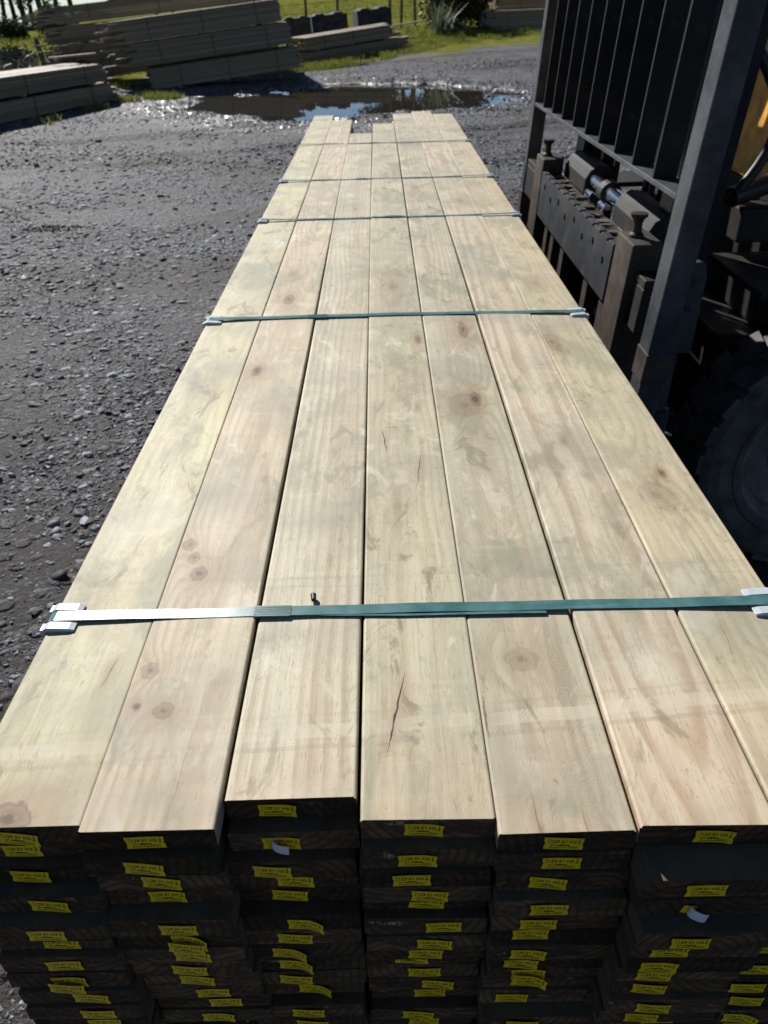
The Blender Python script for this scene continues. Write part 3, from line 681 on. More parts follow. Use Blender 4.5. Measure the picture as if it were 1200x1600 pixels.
def build_pack():
    pk = empty('timber_pack', (.035, 3.3, TOP - NL * PITCH))
    tag(pk, 'long strapped pack of pale treated pine boards with yellow end tags, in the foreground', 'timber pack')
    rg = random.Random(5)
    for i in range(7):
        for k in range(NL):
            y0, tx = ENDS[i][k] if k < len(ENDS[i]) else (.44 + rg.uniform(-.02, .02), rg.uniform(-.03, .03))
            sh = rg.uniform(-.0035, .0035) + ((.0026 * max(0, k - 3)) if i < 2 else (-.0016 * max(0, k - 3) if i > 4 else 0))
            z = TOP - k * PITCH
            if k == 0:
                w = wood('board_pine', i + 1, knots=loc_k(i, KN[i]), cracks=loc_c(i, CR.get(i, [])), band=[b for b in BANDS], xw=XC[i], yw=YN[i], **WP[i])
                me = board_mesh('board', YF[i] - YN[i], [w, END], i + 20, bow=.0015); loc = (XC[i], YN[i], z + (0, .0012, -.0008, .0004, -.0010, .0009, -.0004)[i])
                me['ends'] = 1
            else:
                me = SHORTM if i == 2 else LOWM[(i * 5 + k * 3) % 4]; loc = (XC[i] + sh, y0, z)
            b = link(bpy.data.objects.new('board', me), pk, loc)
            tm = CURL if (i, k) in ((2, 1), (5, 2)) else TAGS[[0, 1, 1, 2, 3, 4, 0, 5, 2][rg.randrange(9)] if k else [1, 0, 5, 5, 2, 5, 0][i]]
            t = link(bpy.data.objects.new('folded_tag' if tm is CURL else 'grade_tag', tm), b, (loc[0] + tx * (1 if k else 1), loc[1], loc[2] - BT / 2 - .001))
            t.rotation_euler = (0, R(rg.uniform(-2, 5)), 0)
            if tm is CURL: t.scale = (.78, .8, .72)
            if (i, k) == (5, 2): t.rotation_euler = (0, R(8), 0)
            if (i, k) == (2, 1):
                t2 = link(bpy.data.objects.new('grade_tag', TAGS[5]), b, (loc[0] + tx + .014, loc[1], loc[2] - BT / 2 - .001))
            elif k > 3 and rg.random() < .05:
                t2 = link(bpy.data.objects.new('grade_tag', TAGS[rg.choice([3, 4, 6])]), b, (loc[0] + tx + rg.uniform(-.008, .012), loc[1] - .004, loc[2] - BT / 2 - .009))
                t2.rotation_euler = (0, R(rg.uniform(2, 9)), 0)
    # straps and corner protectors
    SY = [(.781, .789, .785), (1.941, 1.964, 1.945), (3.027, 3.045, 3.053), (3.787, 3.805, 3.818), (4.85, 4.866, 4.881)]
    xl, xr = XC[0] - BW / 2, XC[-1] + BW / 2; zb = TOP - NL * PITCH
    for q, (ya, ym, yb) in enumerate(SY):
        w = .0095 if q < 2 else .0085
        def yat(x):
            t = (x - xl) / (xr - xl); return ya * (1 - t) * (1 - 2 * t) + ym * 4 * t * (1 - t) + yb * t * (2 * t - 1)
        def ribbon(pts, th=.0009, ww=w):
            mb = MB()
            for j, (x, z, nx, nz) in enumerate(pts):
                y = yat(x); mb.v += [(x, y - ww, z), (x, y + ww, z), (x + nx * th, y + ww, z + nz * th), (x + nx * th, y - ww, z + nz * th)]
            for j in range(len(pts) - 1):
                a = 4 * j
                for k in range(4): mb.f.append((a + k, a + (k + 1) % 4, a + 4 + (k + 1) % 4, a + 4 + k)); mb.mi.append(0)
            return mb
        lift = .0045
        pts = [(xl - .004, zb, -1, 0), (xl - .004, TOP - .02, -1, 0), (xl - .0042, TOP - .004, -1, 0), (xl - .002, TOP + .004, -.7, .7), (xl + .006, TOP + lift + .002, 0, 1)]
        for j in range(1, 22):
            x = xl + .006 + (xr - xl - .012) * j / 22
            t = abs(2 * (x - xl) / (xr - xl) - 1); sag = .0016 + (lift) * max(0, (t - .35) / .65) ** 1.5 + .0006 * math.sin(x * 30 + q)
            pts.append((x, TOP + sag, 0, 1))
        pts += [(xr - .006, TOP + lift + .002, 0, 1), (xr + .002, TOP + .004, .7, .7), (xr + .0042, TOP - .004, 1, 0), (xr + .004, TOP - .02, 1, 0), (xr + .004, zb, 1, 0)]
        s = ribbon(pts).build('strap', M_STRAP, pk)
        # overlapping tail and pressed joint
        mb = MB(); xs = [(-.178, .216), (-.19, .05), (-.02, .12), (-.1, .06), (-.05, .03)][q]; n = 14; dy = -.0055 if q == 0 else -.002
        for j in range(n + 1):
            x = xs[0] + (xs[1] - xs[0]) * j / n; y = yat(x) + dy * min(1, max(0, (j - 2) / 5)); z = TOP + .0004 + (.0004 if q != 2 else .006 * math.sin(math.pi * j / n))
            mb.v += [(x, y - w, z), (x, y + w, z), (x, y + w, z + .0008), (x, y - w, z + .0008)]
        for j in range(n):
            a = 4 * j
            for k in range(4): mb.f.append((a + k, a + (k + 1) % 4, a + 4 + (k + 1) % 4, a + 4 + k)); mb.mi.append(0)
        mb.f += [(0, 1, 2, 3), (4 * n + 3, 4 * n + 2, 4 * n + 1, 4 * n)]; mb.mi += [0, 0]
        mb.build('strap_tail', M_STRAP, s)
        mb = MB(); ncol = 18
        x0 = xs[0] - .006; x1 = x0 + .05
        for a_ in range(ncol):
            for b_ in range(5):
                xx = x0 + (x1 - x0) * (a_ + .5 * (b_ % 2)) / ncol; yy = yat(xx) + (b_ - 2) * .0036
                mb.box(xx, xx + .0016, yy - .0012, yy + .0012, TOP + .0012, TOP + .0042)
        mb.box(x0 - .001, x1, yat(x0) - w - .0012, yat(x0) + w + .0012, TOP + .001, TOP + .0037)
        mb.build('strap_joint', M_STRAP, s)
        for sd_ in ((-1, 1) if q < 4 else (1,)):
            xe = xl if sd_ < 0 else xr; yc = yat(xe); mb = MB(); ext = .037 if q < 2 else .030
            def bx(u0, u1, y0, y1, z0, z1):
                a, b = xe + sd_ * u0, xe + sd_ * u1; mb.box(min(a, b), max(a, b), y0, y1, z0, z1)
            hw = .026
            bx(-ext, .0035, yc - hw, yc + hw, TOP + .0003, TOP + .0028); bx(.0008, .0034, yc - hw, yc + hw, TOP - .04, TOP + .0003)
            for e in (-1, 1):
                y0, y1 = sorted((yc + e * .0118, yc + e * hw))
                prof = [(-ext - .002, TOP + .0029), (.0036, TOP + .0029), (.0036, TOP + .0048), (-.003, TOP + .0078), (-ext + .006, TOP + .0064), (-ext - .002, TOP + .0042)]
                if sd_ > 0: prof = [(u, z) for u, z in prof]
                mb.prism([(xe + sd_ * u, z) for u, z in prof], 'y', y0, y1)
                bx(.0036, .008, y0, y1, TOP - .04, TOP + .004)
            c = mb.build('corner_protector', M_PLASTIC, pk, bevel=.002, segs=3)
build_pack()

def build_lower_pack():
    z1 = TOP - NL * PITCH - .09; nl = 10
    base = z1 - nl * PITCH
    pk = empty('timber_pack', (.035, 3.3, base)); tag(pk, 'lower pack of pine boards directly under the long foreground pack', 'timber pack')
    rg = random.Random(9)
    for i in range(7):
        for k in range(nl):
            if 0 < i < 6 and 0 < k < nl - 1 and k % 2: pass
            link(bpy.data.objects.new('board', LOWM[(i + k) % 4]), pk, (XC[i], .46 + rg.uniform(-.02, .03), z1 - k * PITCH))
    for n_, (y, hz) in enumerate([(1.15, 0), (2.85, 0), (4.6, 0), (1.15, 1), (2.85, 1), (4.6, 1)]):
        z0 = z1 + .001 if not hz else -.03
        zt = z1 + .0885 if not hz else base - .001
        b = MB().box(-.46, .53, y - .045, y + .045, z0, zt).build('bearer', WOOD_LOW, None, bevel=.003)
        tag(b, ['rough wooden bearer between the two packs, nearest the camera', 'rough wooden bearer between the two packs, the middle one', 'rough wooden bearer between the two packs, the farthest one',
                'ground bearer below the lower pack, nearest the camera', 'ground bearer below the lower pack, the middle one', 'ground bearer below the lower pack, the farthest one'][n_], 'bearer', 'bearers under the foreground packs')
build_lower_pack()
chip = MB().cyl((-.1035, .806, TOP + .0045), (-.1048, .818, TOP + .0050), .0036, .0044, n=10).build('bark_chip', M_HOSE, None, bevel=.0008)
tag(chip, 'tiny black chip lying on a board just behind the nearest strap', 'chip')

# ------------------------------------------------------------------ forklift
def tilt(x, y, z): return (x + .0625 * (z - 1.235), y, z)
def build_forklift():
    fk = empty('forklift', (1.5, 2.94, 0)); tag(fk, 'black and yellow forklift with barred load guard, forks reaching to the pack', 'forklift')
    def part(mb, name, mat, bevel=.003, t=True, parent=None, smooth=False):
        if t: mb.map(tilt)
        return mb.build(name, mat, parent or fk, bevel=bevel, smooth=smooth)
    X0 = .720
    # load guard
    for (y0, y1) in ((1.870, 1.950), (3.925, 3.995)):
        p = part(MB().box(X0, X0 + .062, y0, y1, .50, 2.42), 'guard_post', M_GREY, .004)
        part(MB().box(X0 - .003, X0 + .066, y0 - .004, y1 + .004, .78, .86), 'weld_sleeve', M_FORK, .003, parent=p)
    for k in range(1, 10):
        y = 1.950 + .1972 * k
        part(MB().box(X0 + .002, X0 + .064, y - .006, y + .006, 1.2425, 2.36), 'guard_bar', M_BLACK, .0015)
    part(MB().box(X0 + .001, X0 + .075, 1.952, 3.923, 1.228, 1.2415), 'lower_rail', M_GREY, .002)
    part(MB().box(X0 + .001, X0 + .070, 1.952, 3.923, 2.362, 2.42), 'upper_rail', M_BLACK, .003)
    # fork carriage face plate with notched top edge
    ya, yb, zb, zt = 2.285, 3.425, .865, 1.035
    poly = [(ya, zb), (yb, zb), (yb, zt)]
    ny = 12
    for k in range(ny):
        yc = yb - (yb - ya) * (k + .7) / (ny + .4)
        poly += [(yc + .010, zt), (yc + .009, zt - .009), (yc - .009, zt - .009), (yc - .010, zt)]
    poly += [(ya, zt)]
    cp = part(MB().prism(poly, 'x', .700, .722), 'carriage_plate', M_PLATE, .0015)
    for k in range(8):
        yc = ya + (yb - ya) * (k + .6) / 8.2; zc = zt - .055 + (.012 if k % 2 else -.01)
        part(MB().cyl((.699, yc, zc), (.6955, yc, zc), .010, n=10), 'bolt', M_GREASE, 0, parent=cp)
    part(MB().box(.7225, .800, 2.02, 3.90, .985, 1.008), 'carriage_ledge', M_GREASE, .003)
    part(MB().box(.7225, .775, 2.02, 3.90, .86, .984), 'upper_carriage_bar', M_GREASE, .004)
    part(MB().box(.7225, .775, 2.02, 3.90, .50, .60), 'lower_carriage_bar', M_GREASE, .004)
    for y in (2.40, 2.62, 3.02, 3.22, 3.35):
        part(MB().box(.735, .775, y - .03, y + .03, .601, .859), 'carriage_upright', M_FORK, .003)
    # side-shift cylinder and its two housings
    for (y0, y1) in ((3.105, 3.47), (2.30, 2.68)):
        pr = [(.800, 1.0085), (.800, 1.062), (.815, 1.092), (.845, 1.108), (.885, 1.104), (.915, 1.075), (.915, 1.0085)]
        part(MB().prism(pr[::-1], 'y', y0, y1), 'cylinder_housing', M_GREASE, .004)
    part(MB().cyl((.838, 2.60, 1.056), (.838, 3.2, 1.056), .026, n=20), 'cylinder_rod', M_CHROME, 0, smooth=False)
    part(MB().cyl((.838, 2.87, 1.056), (.838, 2.93, 1.056), .038, n=20), 'rod_gland', M_GREASE, .002)
    for y in (2.80, 3.0):
        part(MB().cyl((.800, y - .045, 1.026), (.800, y + .045, 1.026), .017, .014, n=14), 'grease_fitting', M_CHROME, .002)
    for k in range(14):                                                         # clods of dirt lodged on the ledge
        y = 2.35 + k * .08 + random.uniform(-.03, .03); s = random.uniform(.010, .02)
        pts = []
        bm = bmesh.new(); bmesh.ops.create_icosphere(bm, subdivisions=1, radius=s)
        mb = MB(); mb._a([(v.co.x * random.uniform(.8, 1.2) + .762 + random.uniform(-.02, .02), v.co.y * random.uniform(.8, 1.5) + y, v.co.z * .55 + 1.014) for v in bm.verts], [tuple(v.index for v in f.verts) for f in bm.faces]); bm.free()
        part(mb, 'dirt_clod', M_CLOD, 0)
    # forks
    for yc in (2.19, 3.52):
        f = MB(); h = .0775
        prof = [(.660, 1.078), (.660, .445), (.645, .438), (-.36, .436), (-.42, .428), (-.42, .420), (.645, .386), (.700, .386), (.735, .410), (.747, .46), (.747, 1.078)]
        f.prism(prof[::-1], 'y', yc - h, yc + h)
        f = f.map(lambda x, y, z: (x + .0625 * max(0, z - .46) - .0625 * .6 + .029, y, z))
        fo = f.build('fork', M_FORK, fk, bevel=.006)
        p = MB().lathe([(0, 1.079), (.022, 1.079), (.020, 1.086), (.013, 1.092), (.012, 1.115), (.016, 1.126), (.024, 1.134), (.024, 1.142), (0, 1.144)], (.722, yc + .01, 0), 'z', 18)
        p.build('locking_pin', M_GREASE, fo, smooth=False)
    # plate with bolt holes beside the near post, and the arm below it
    b = part(MB().prism([(.80, 1.055), (.80, .80), (.872, .80), (.872, 1.02), (.86, 1.055)][::-1], 'y', 2.02, 2.05), 'bracket_plate', M_GREY, .003, False)
    for z in (1.0, .93):
        part(MB().cyl((.838, 2.0195, z), (.838, 2.016, z), .010, n=12), 'bolt_head', M_HOSE, .001, False, b)
    part(MB().prism([(.79, 1.05), (.79, .90), (.80, .90), (.80, 1.05)][::-1], 'y', 2.0505, 2.12), 'gusset', M_FORK, .002, False)
    part(MB().box(.815, .85, 2.055, 2.085, .60, .80), 'arm', M_GREY, .003, False)
    part(MB().cyl((.832, 2.07, .30), (.832, 2.07, .60), .034, n=16), 'tilt_cylinder', M_GREY, .003, False)
    # mast
    for y0, y1, s in ((2.30, 2.40, 1), (3.48, 3.58, -1)):
        for (xa, xb, ins) in ((.86, .92, 0), (.927, .995, .0)):
            yi = y0 if s > 0 else y1
            web0, web1 = (y0, y0 + .022) if s > 0 else (y1 - .022, y1)
            mb = MB().box(xa, xb, web0, web1, .12, 2.9)
            fl0, fl1 = (web1, y1 + .03) if s > 0 else (y0 - .03, web0)
            mb.box(xa, xa + .022, fl0 + .0005, fl1, .12, 2.9); mb.box(xb - .022, xb, fl0 + .0005, fl1, .12, 2.9)
            part(mb, 'mast_channel', M_BLACK, .003)
    for z in (.35, 1.45, 2.6):
        part(MB().box(.985, 1.02, 2.435, 3.445, z, z + .12), 'mast_crossbar', M_BLACK, .004)
    for y in (2.52, 3.36):
        c = part(MB().cyl((.95, y, .2), (.95, y, 1.9), .035, n=20), 'lift_cylinder', M_BLACK, .003)
        part(MB().cyl((.95, y, 1.9), (.95, y, 2.6), .025, n=16), 'piston_rod', M_CHROME, 0, parent=c)
        part(MB().box(.90, .925, y + .06, y + .09, .6, 2.6), 'lift_chain', M_GREASE, .002)
    for k, y in enumerate((2.44, 2.75, 2.80, 3.15)):
        pts = [(.93 + .02 * math.sin(t * 3 + k), y + .03 * math.sin(t * 2.2 + k), .75 + t * 1.6) for t in np.linspace(0, 1, 12)]
        part(MB().tube(pts, .013, 8), 'hydraulic_hose', M_HOSE, 0, smooth=True)
    pts = [(1.06 + .10 * math.sin(t * math.pi), 2.42 + .05 * t, 1.12 + .40 * t) for t in np.linspace(0, 1, 14)]
    part(MB().tube(pts, .016, 10), 'hydraulic_hose', M_HOSE, 0, False, smooth=True)
    # body
    cow = MB().prism([(1.235, 1.12), (1.29, 1.50), (1.42, 1.62), (1.75, 1.62), (1.75, 1.12)][::-1], 'y', 2.48, 3.40)
    part(cow, 'front_cowl', M_YEL, .02, False)
    part(MB().prism([(1.26, .70), (1.25, 1.118), (1.75, 1.118), (1.75, .70)][::-1], 'y', 2.48, 3.56), 'bulkhead', M_GREASE, .01, False)
    part(MB().box(1.12, 3.1, 2.42, 3.46, .30, .695), 'chassis', M_GREASE, .01, False)
    fd = part(MB().prism([(1.05, .955), (1.05, .935), (1.30, .935), (2.0, .90), (2.0, .925), (1.31, .96)][::-1], 'y', 2.06, 2.46), 'fender', M_GREASE, .004, False)
    part(MB().box(1.10, 1.9, 2.046, 2.0595, .895, .965).map(lambda x, y, z: (x, y, z - .03 * max(0, x - 1.3))), 'fender_edge', M_YEL, .003, False, fd)
    part(MB().prism([(1.05, .955), (1.05, .935), (1.30, .935), (2.0, .90), (2.0, .925), (1.31, .96)][::-1], 'y', 3.585, 3.82), 'fender', M_GREASE, .004, False)
    part(MB().box(1.10, 1.22, 2.40, 2.52, 1.0, 1.10), 'valve_block', M_GREASE, .006, False)
    part(MB().cyl((1.06, 2.42, 1.13), (1.23, 2.5, 1.16), .03, n=16), 'hose_drum', M_HOSE, .003, False)
    part(MB().prism([(2.3, .70), (2.3, 1.15), (2.5, 1.25), (3.45, 1.2), (3.62, 1.0), (3.62, .45), (3.1, .45), (3.1, .70)][::-1], 'y', 2.3, 3.58), 'engine_cover', M_YEL, .03, False)
    part(MB().box(1.76, 2.3, 2.35, 3.53, .70, .78), 'cab_floor', M_GREASE, .004, False)
    st = part(MB().box(2.15, 2.6, 2.7, 3.2, 1.26, 1.38), 'seat', M_HOSE, .04, False)
    part(MB().box(2.55, 2.68, 2.7, 3.2, 1.385, 1.9), 'seat_back', M_HOSE, .04, False, st)
    for y in (2.36, 3.52):
        part(MB().tube([(1.60, y, 1.60), (1.75, y, 2.45)], .035, 10), 'cab_pillar', M_BLACK, 0, False)
        part(MB().tube([(2.85, y, 1.2), (2.75, y, 2.45)], .035, 10), 'cab_pillar', M_BLACK, 0, False)
    part(MB().box(1.6, 2.9, 2.3, 3.58, 2.45, 2.5), 'overhead_guard', M_BLACK, .01, False)
    # wheels
    def wheel(cx, yo, R_, wdt, s):
        w = empty('wheel', (cx, yo, R_)); w.parent = fk; w.location = Vector((cx, yo, R_)) - WL[fk.name]
        rr = R_ * .63
        prof = [(rr, .02), (rr + .012, .004), (rr + .03, .0), (rr + .034, .004), (R_ * .82, -.004), (R_ * .90, .002), (R_ * .955, .016), (R_ * .965, .03), (R_ * .965, wdt - .03), (R_ * .9, wdt - .002), (rr + .03, wdt), (rr, wdt - .02)]
        mb = MB().lathe([(a, b * s) for a, b in prof], (cx, yo, R_), 'y', 64)
        n = 24
        for i in range(n):
            for side in (0, 1):
                t = 2 * math.pi * (i + .5 * side) / n; dt = .085
                vs = []
                for rad in (R_ * .955, R_):
                    for (yy, off) in ((.010 if side == 0 else wdt * .53, 0.), (wdt * .47 if side == 0 else wdt - .010, .055 if side == 0 else -.055)):
                        for e in (-1, 1):
                            a = t + e * dt + off; vs.append((cx + rad * math.cos(a), yo + s * yy, R_ + rad * math.sin(a)))
                mb._a(vs, [(0, 1, 3, 2), (4, 6, 7, 5), (0, 4, 5, 1), (2, 3, 7, 6), (0, 2, 6, 4), (1, 5, 7, 3)])
        mb.build('tyre', M_RUB, w)
        rim = MB().lathe([(a, b * s) for a, b in [(rr + .002, .022), (rr - .01, .026), (rr - .016, .034), (rr - .03, .06), (rr - .034, .085), (.14, .10), (.13, .088), (.085, .082), (.082, .04), (.06, .03), (0, .03)]], (cx, yo, R_), 'y', 48).build('rim', M_RIM, w, smooth=False)
        for i in range(8):
            t = 2 * math.pi * i / 8; c = (cx + .108 * math.cos(t), yo + s * .086, R_ + .108 * math.sin(t))
            MB().cyl(c, (c[0], c[1] - s * .022, c[2]), .013, n=6).build('wheel_nut', M_RIM, w)
    wheel(1.393, 2.05, .404, .26, 1); wheel(1.393, 3.83, .404, .26, -1)
    wheel(2.95, 2.2, .33, .22, 1); wheel(2.95, 3.68, .33, .22, -1)
M_CLOD = simple('dry_dirt', (.13, .105, .08), .95, 0, .4, 60, .5, 200)
build_forklift()

# ------------------------------------------------------------------ background packs of timber
FARW = plain_wood('weathered_pine', (.50, .41, .28), (.30, .235, .15), .72)
def unit_board():
    me = bpy.data.meshes.new('board'); s = MB().box(-.5, .5, -.5, .5, 0, 1)
    me.from_pydata(s.v, [], s.f); me.materials.append(FARW); me.update(); return me
UB = unit_board()
STRAPD = simple('dark_strap', (.02, .03, .03), .4)
def far_pack(label, p0, yaw, pitch, roll, L, cols, rows, seed, rag0=.02, rag1=.02, bw=.14, bt=.037, bearers=True, group=None, base_extra=0.):
    """boards lie along local +x from p0 (left front bottom corner); cols go back along local +y"""
    e = empty('timber_pack', p0); e.rotation_euler = (R(roll), R(-pitch), R(yaw))
    tag(e, label, 'timber pack', group); rg = random.Random(seed)
    zb = .03 if bearers else 0.
    for k in range(rows):
        for c in range(cols):
            a = rg.uniform(-rag0, rag0) + (rg.uniform(-1, .6) * rag0 * 1.6 if rg.random() < .4 else 0)
            b = rg.uniform(-rag1, rag1)
            o = bpy.data.objects.new('board', UB); COL.objects.link(o); o.parent = e
            o.location = ((a + L + b) / 2, c * (bw + .004) + bw / 2 + rg.uniform(-.004, .004), zb + k * bt)
            o.scale = (L + b - a, bw * rg.uniform(.93, 1.0), bt * rg.uniform(.80, .93))
    W = cols * (bw + .004); H = rows * bt
    if bearers:
        for t in (.12, .5, .88):
            o = bpy.data.objects.new('bearer', UB); COL.objects.link(o); o.parent = e
            o.location = (L * t, W / 2, 0); o.scale = (.09, W, zb - .004)
    for t in (.2, .52, .85):
        mb = MB(); x = L * t; d = .004
        mb.box(x - .008, x + .008, -d - .004, -d, zb, zb + H + d); mb.box(x - .008, x + .008, -d, W, zb + H + d * .4, zb + H + d)
        me = bpy.data.meshes.new('strap'); me.from_pydata(mb.v, [], mb.f); me.materials.append(STRAPD)
        o = bpy.data.objects.new('strap', me); COL.objects.link(o); o.parent = e
    return e
GP = 'packs of timber stored across the yard'
# low stack at the left edge (two packs)
yawL = math.degrees(math.atan2(3.25, .86))
d = Vector((.86, 3.25, 0)).normalized(); pL = Vector((-5.42, 17.75, .0)) - d * 5.6
for q, lb in enumerate(('lower pack of the low two-pack timber stack at the left edge', 'upper pack of the low two-pack timber stack, bright pale top')):
    far_pack(lb, pL + Vector((0, 0, .0 + q * .35)) + (d * .12 if q == 0 else Vector()), yawL, 0, 0, 5.55, 7, 8, 31 + q, .03, .22, bearers=True, group=GP)
# tall stack, front: three packs
yawB = math.degrees(math.atan2(1.64, 3.08)) - 14; pB = Vector((-5.70, 20.3, .0))
for q, lb in enumerate(('bottom pack of the tall three-pack timber stack behind the puddle', 'middle pack of the tall three-pack timber stack, ragged left ends', 'top pack of the tall three-pack timber stack, pale sunlit top')):
    far_pack(lb, pB + Vector(((.42, .1, -.06), (-.03, .02, .41), (-.2, 0, .87))[q]), yawB, 5.5, 0, (3.55, 3.85, 3.82)[q], 7, 11, 41 + q, (.06, .26, .2)[q], (.12, .03, .02)[q], bt=.039, group=GP)
# stack behind it: three packs with ragged ends
pK = Vector((-8.05, 22.5, .42))
for q, lb in enumerate(('lowest pack of the ragged timber stack behind the tall one', 'second pack from the ground in the ragged timber stack behind the tall one', 'third pack from the ground in the ragged timber stack behind the tall one', 'topmost pack of the ragged timber stack behind the tall one')):
    far_pack(lb, pK + Vector(((.15, 0, -.42), (.2, 0, -.02), (-.02, 0, .38), (-.16, 0, .78))[q]), 12, 4.5, 0, 5.4, 6, 10, 51 + q, (.2, .34, .3, .36)[q], .05, bt=.0375, group=GP)
# low stack in the middle
for q, lb in enumerate(('bottom pack of the long low weathered timber stack in front of the concrete blocks', 'top pack of the long low weathered timber stack, pale sunlit top')):
    far_pack(lb, Vector((-1.98, 25.0, .06 + q * .36)) + Vector((0, q * .04, 0)), 37, 4.2 if q == 0 else 4.4, 0, 3.75 if q == 0 else 3.2, 6, 9, 61 + q, .05, .25, bt=.036, group=GP)
# right stack
for q, lb in enumerate(('pale timber pack behind the load guard, on grass at the far right', 'second timber pack lying behind the far right one')):
    far_pack(lb, Vector((3.72, 32.0, .60)) if q == 0 else Vector((4.5, 34.2, .95)), -1 if q == 0 else 2, 1., 0, 4.8, 7, 15, 71 + q, .02, .05, bt=.0385, group=GP)
def loose_board(p0, yaw, pitch, L, label, w=.14):
    o = bpy.data.objects.new('loose_board', UB); link(o, None, p0); o.scale = (L, w, .034); o.rotation_euler = (0, R(-pitch), R(yaw))
    tag(o, label, 'board', 'loose boards by the far stacks')
loose_board((-6.05, 17.6, .80), 20, 3, .9, 'short loose board lying behind the low left stack')
loose_board((1.05, 28.4, .98), 30, 5, 1.3, 'dark loose board sticking out beyond the low middle stack')

# ------------------------------------------------------------------ concrete blocks behind the stacks
def conc_block(x, y, w, d_, top, yaw, label):
    z0 = terr_z(x, y) - .08; mb = MB(); h = top - z0
    prof = [(-w / 2, 0), (w / 2, 0), (w / 2, h * .95), (w * .40, h * .955), (w * .36, h), (w * .16, h), (w * .12, h * .955), (-w * .12, h * .955), (-w * .16, h), (-w * .36, h), (-w * .40, h * .955), (-w / 2, h * .95)]
    mb.prism([(a, b) for a, b in prof], 'y', -d_ / 2, d_ / 2)
    o = mb.build('concrete_block', M_CONC, None, bevel=.008, origin=(0, 0, 0))
    o.location = (x, y, z0); o.rotation_euler = (0, R(-4), R(yaw)); tag(o, label, 'concrete block', 'dark concrete blocks at the field edge')
conc_block(-2.42, 28.0, .85, .7, 1.25, 8, 'dark concrete block just right of the tall stack')
conc_block(-1.50, 29.0, 1.15, .8, 1.31, 12, 'wide dark concrete block, middle one of the row')
conc_block(-.10, 31.0, 1.18, .8, 1.41, 14, 'dark concrete block, rightmost of the row above the low stack')
conc_block(2.35, 33.5, .5, .6, 1.75, 5, 'narrow dark concrete block beside the gorse bush')

# ------------------------------------------------------------------ fence in the field
def build_fence():
    pts = [(-7.5, 33.5), (-5.2, 33.6), (-2.6, 33.8), (-1.45, 34.0), (.55, 34.3), (.95, 34.4), (1.5, 34.6), (3.3, 35.0), (6, 35.4), (9, 36)]
    f = empty('wire_fence', (0, 34, terr_z(0, 34))); tag(f, 'sagging post and wire fence along the green field', 'fence')
    for i, (x, y) in enumerate(pts):
        z = terr_z(x, y); h = 1.35 if i % 2 == 0 else 1.15
        MB().cyl((x, y, z - .2), (x + .05 * math.sin(i * 3), y, z + h), .055, .05, n=8).build('post', M_POST, f)
    for hz in (.35, .7, 1.0):
        MB().tube([(x, y - .06, terr_z(x, y) + hz) for x, y in pts], .006, 5).build('wire', STRAPD, f)
build_fence()
po = MB().cyl((-11.0, 29.2, terr_z(-11, 29.2) - .2), (-11.12, 29.2, terr_z(-11, 29.2) + .75), .09, .08, n=8).build('fence_post', M_POST)
tag(po, 'dark old fence post standing alone in the brush on the left bank', 'post')

# ------------------------------------------------------------------ plants
def leaf_mat(name, a, b, tr=.25):
    g = G(name); at = g.attr('shade'); c = g.mix(at, a, b)
    mat = g.out(c, .55, spec=.3)
    tl = g.n.new('ShaderNodeBsdfTranslucent'); g.l.new(c, tl.inputs[0])
    mx = g.n.new('ShaderNodeMixShader'); mx.inputs[0].default_value = tr
    g.l.new(g.b.outputs[0], mx.inputs[1]); g.l.new(tl.outputs[0], mx.inputs[2]); g.l.new(mx.outputs[0], g.n['Material Output'].inputs[0])
    return mat
M_NEEDLE = leaf_mat('pine_needles', (.010, .016, .007), (.035, .048, .018), .15)
M_SHRUB = leaf_mat('shrub_leaves', (.018, .032, .008), (.06, .095, .022))
M_GORSE = leaf_mat('gorse_leaves', (.012, .013, .007), (.04, .04, .014), .1)
M_FLOWER = leaf_mat('gorse_flowers', (.45, .25, .02), (.62, .38, .03))
M_GRASS = leaf_mat('grass_blades', (.11, .14, .02), (.27, .28, .06), .4)
M_MOSS = leaf_mat('moss', (.03, .03, .012), (.075, .07, .03), .1)
M_FLAX = leaf_mat('flax_leaves', (.09, .12, .06), (.26, .30, .20), .25)
M_TWIG = leaf_mat('dry_twigs', (.03, .024, .022), (.13, .105, .09), .0)

def quads(C, size, rng, flat=0., aspect=1.):
    """random leaf quads at centres C"""
    n = len(C); u = rng.normal(0, 1, (n, 3)); u /= np.linalg.norm(u, axis=1)[:, None]
    w = rng.normal(0, 1, (n, 3)); w -= (w * u).sum(1)[:, None] * u; w /= np.linalg.norm(w, axis=1)[:, None]
    s = size * rng.uniform(.6, 1.4, n)[:, None]; a = u * s; b = w * s * aspect
    V = np.stack([C - a - b, C + a - b, C + a * .7 + b, C - a * .7 + b], 1).reshape(-1, 3)
    return V, np.arange(4 * n).reshape(n, 4)
def foliage(name, clumps, per, spread, size, mat, parent, rng, aspect=.5, loc=None):
    cl = np.asarray(clumps, float)
    C = np.repeat(cl[:, :3], per, 0) + rng.normal(0, 1, (len(cl) * per, 3)) * np.repeat(cl[:, 3:4], per, 0) * spread
    V, F = quads(C, size, rng, aspect=aspect)
    sh = np.repeat(rng.uniform(0, 1, len(cl)), per) * .6 + rng.uniform(0, .4, len(C))
    base = np.array(loc if loc is not None else WL[parent.name])
    me = arr_mesh(name, V - base, F, mat, {'shade': (sh, 'FACE')})
    return link(bpy.data.objects.new(name, me), parent, base)
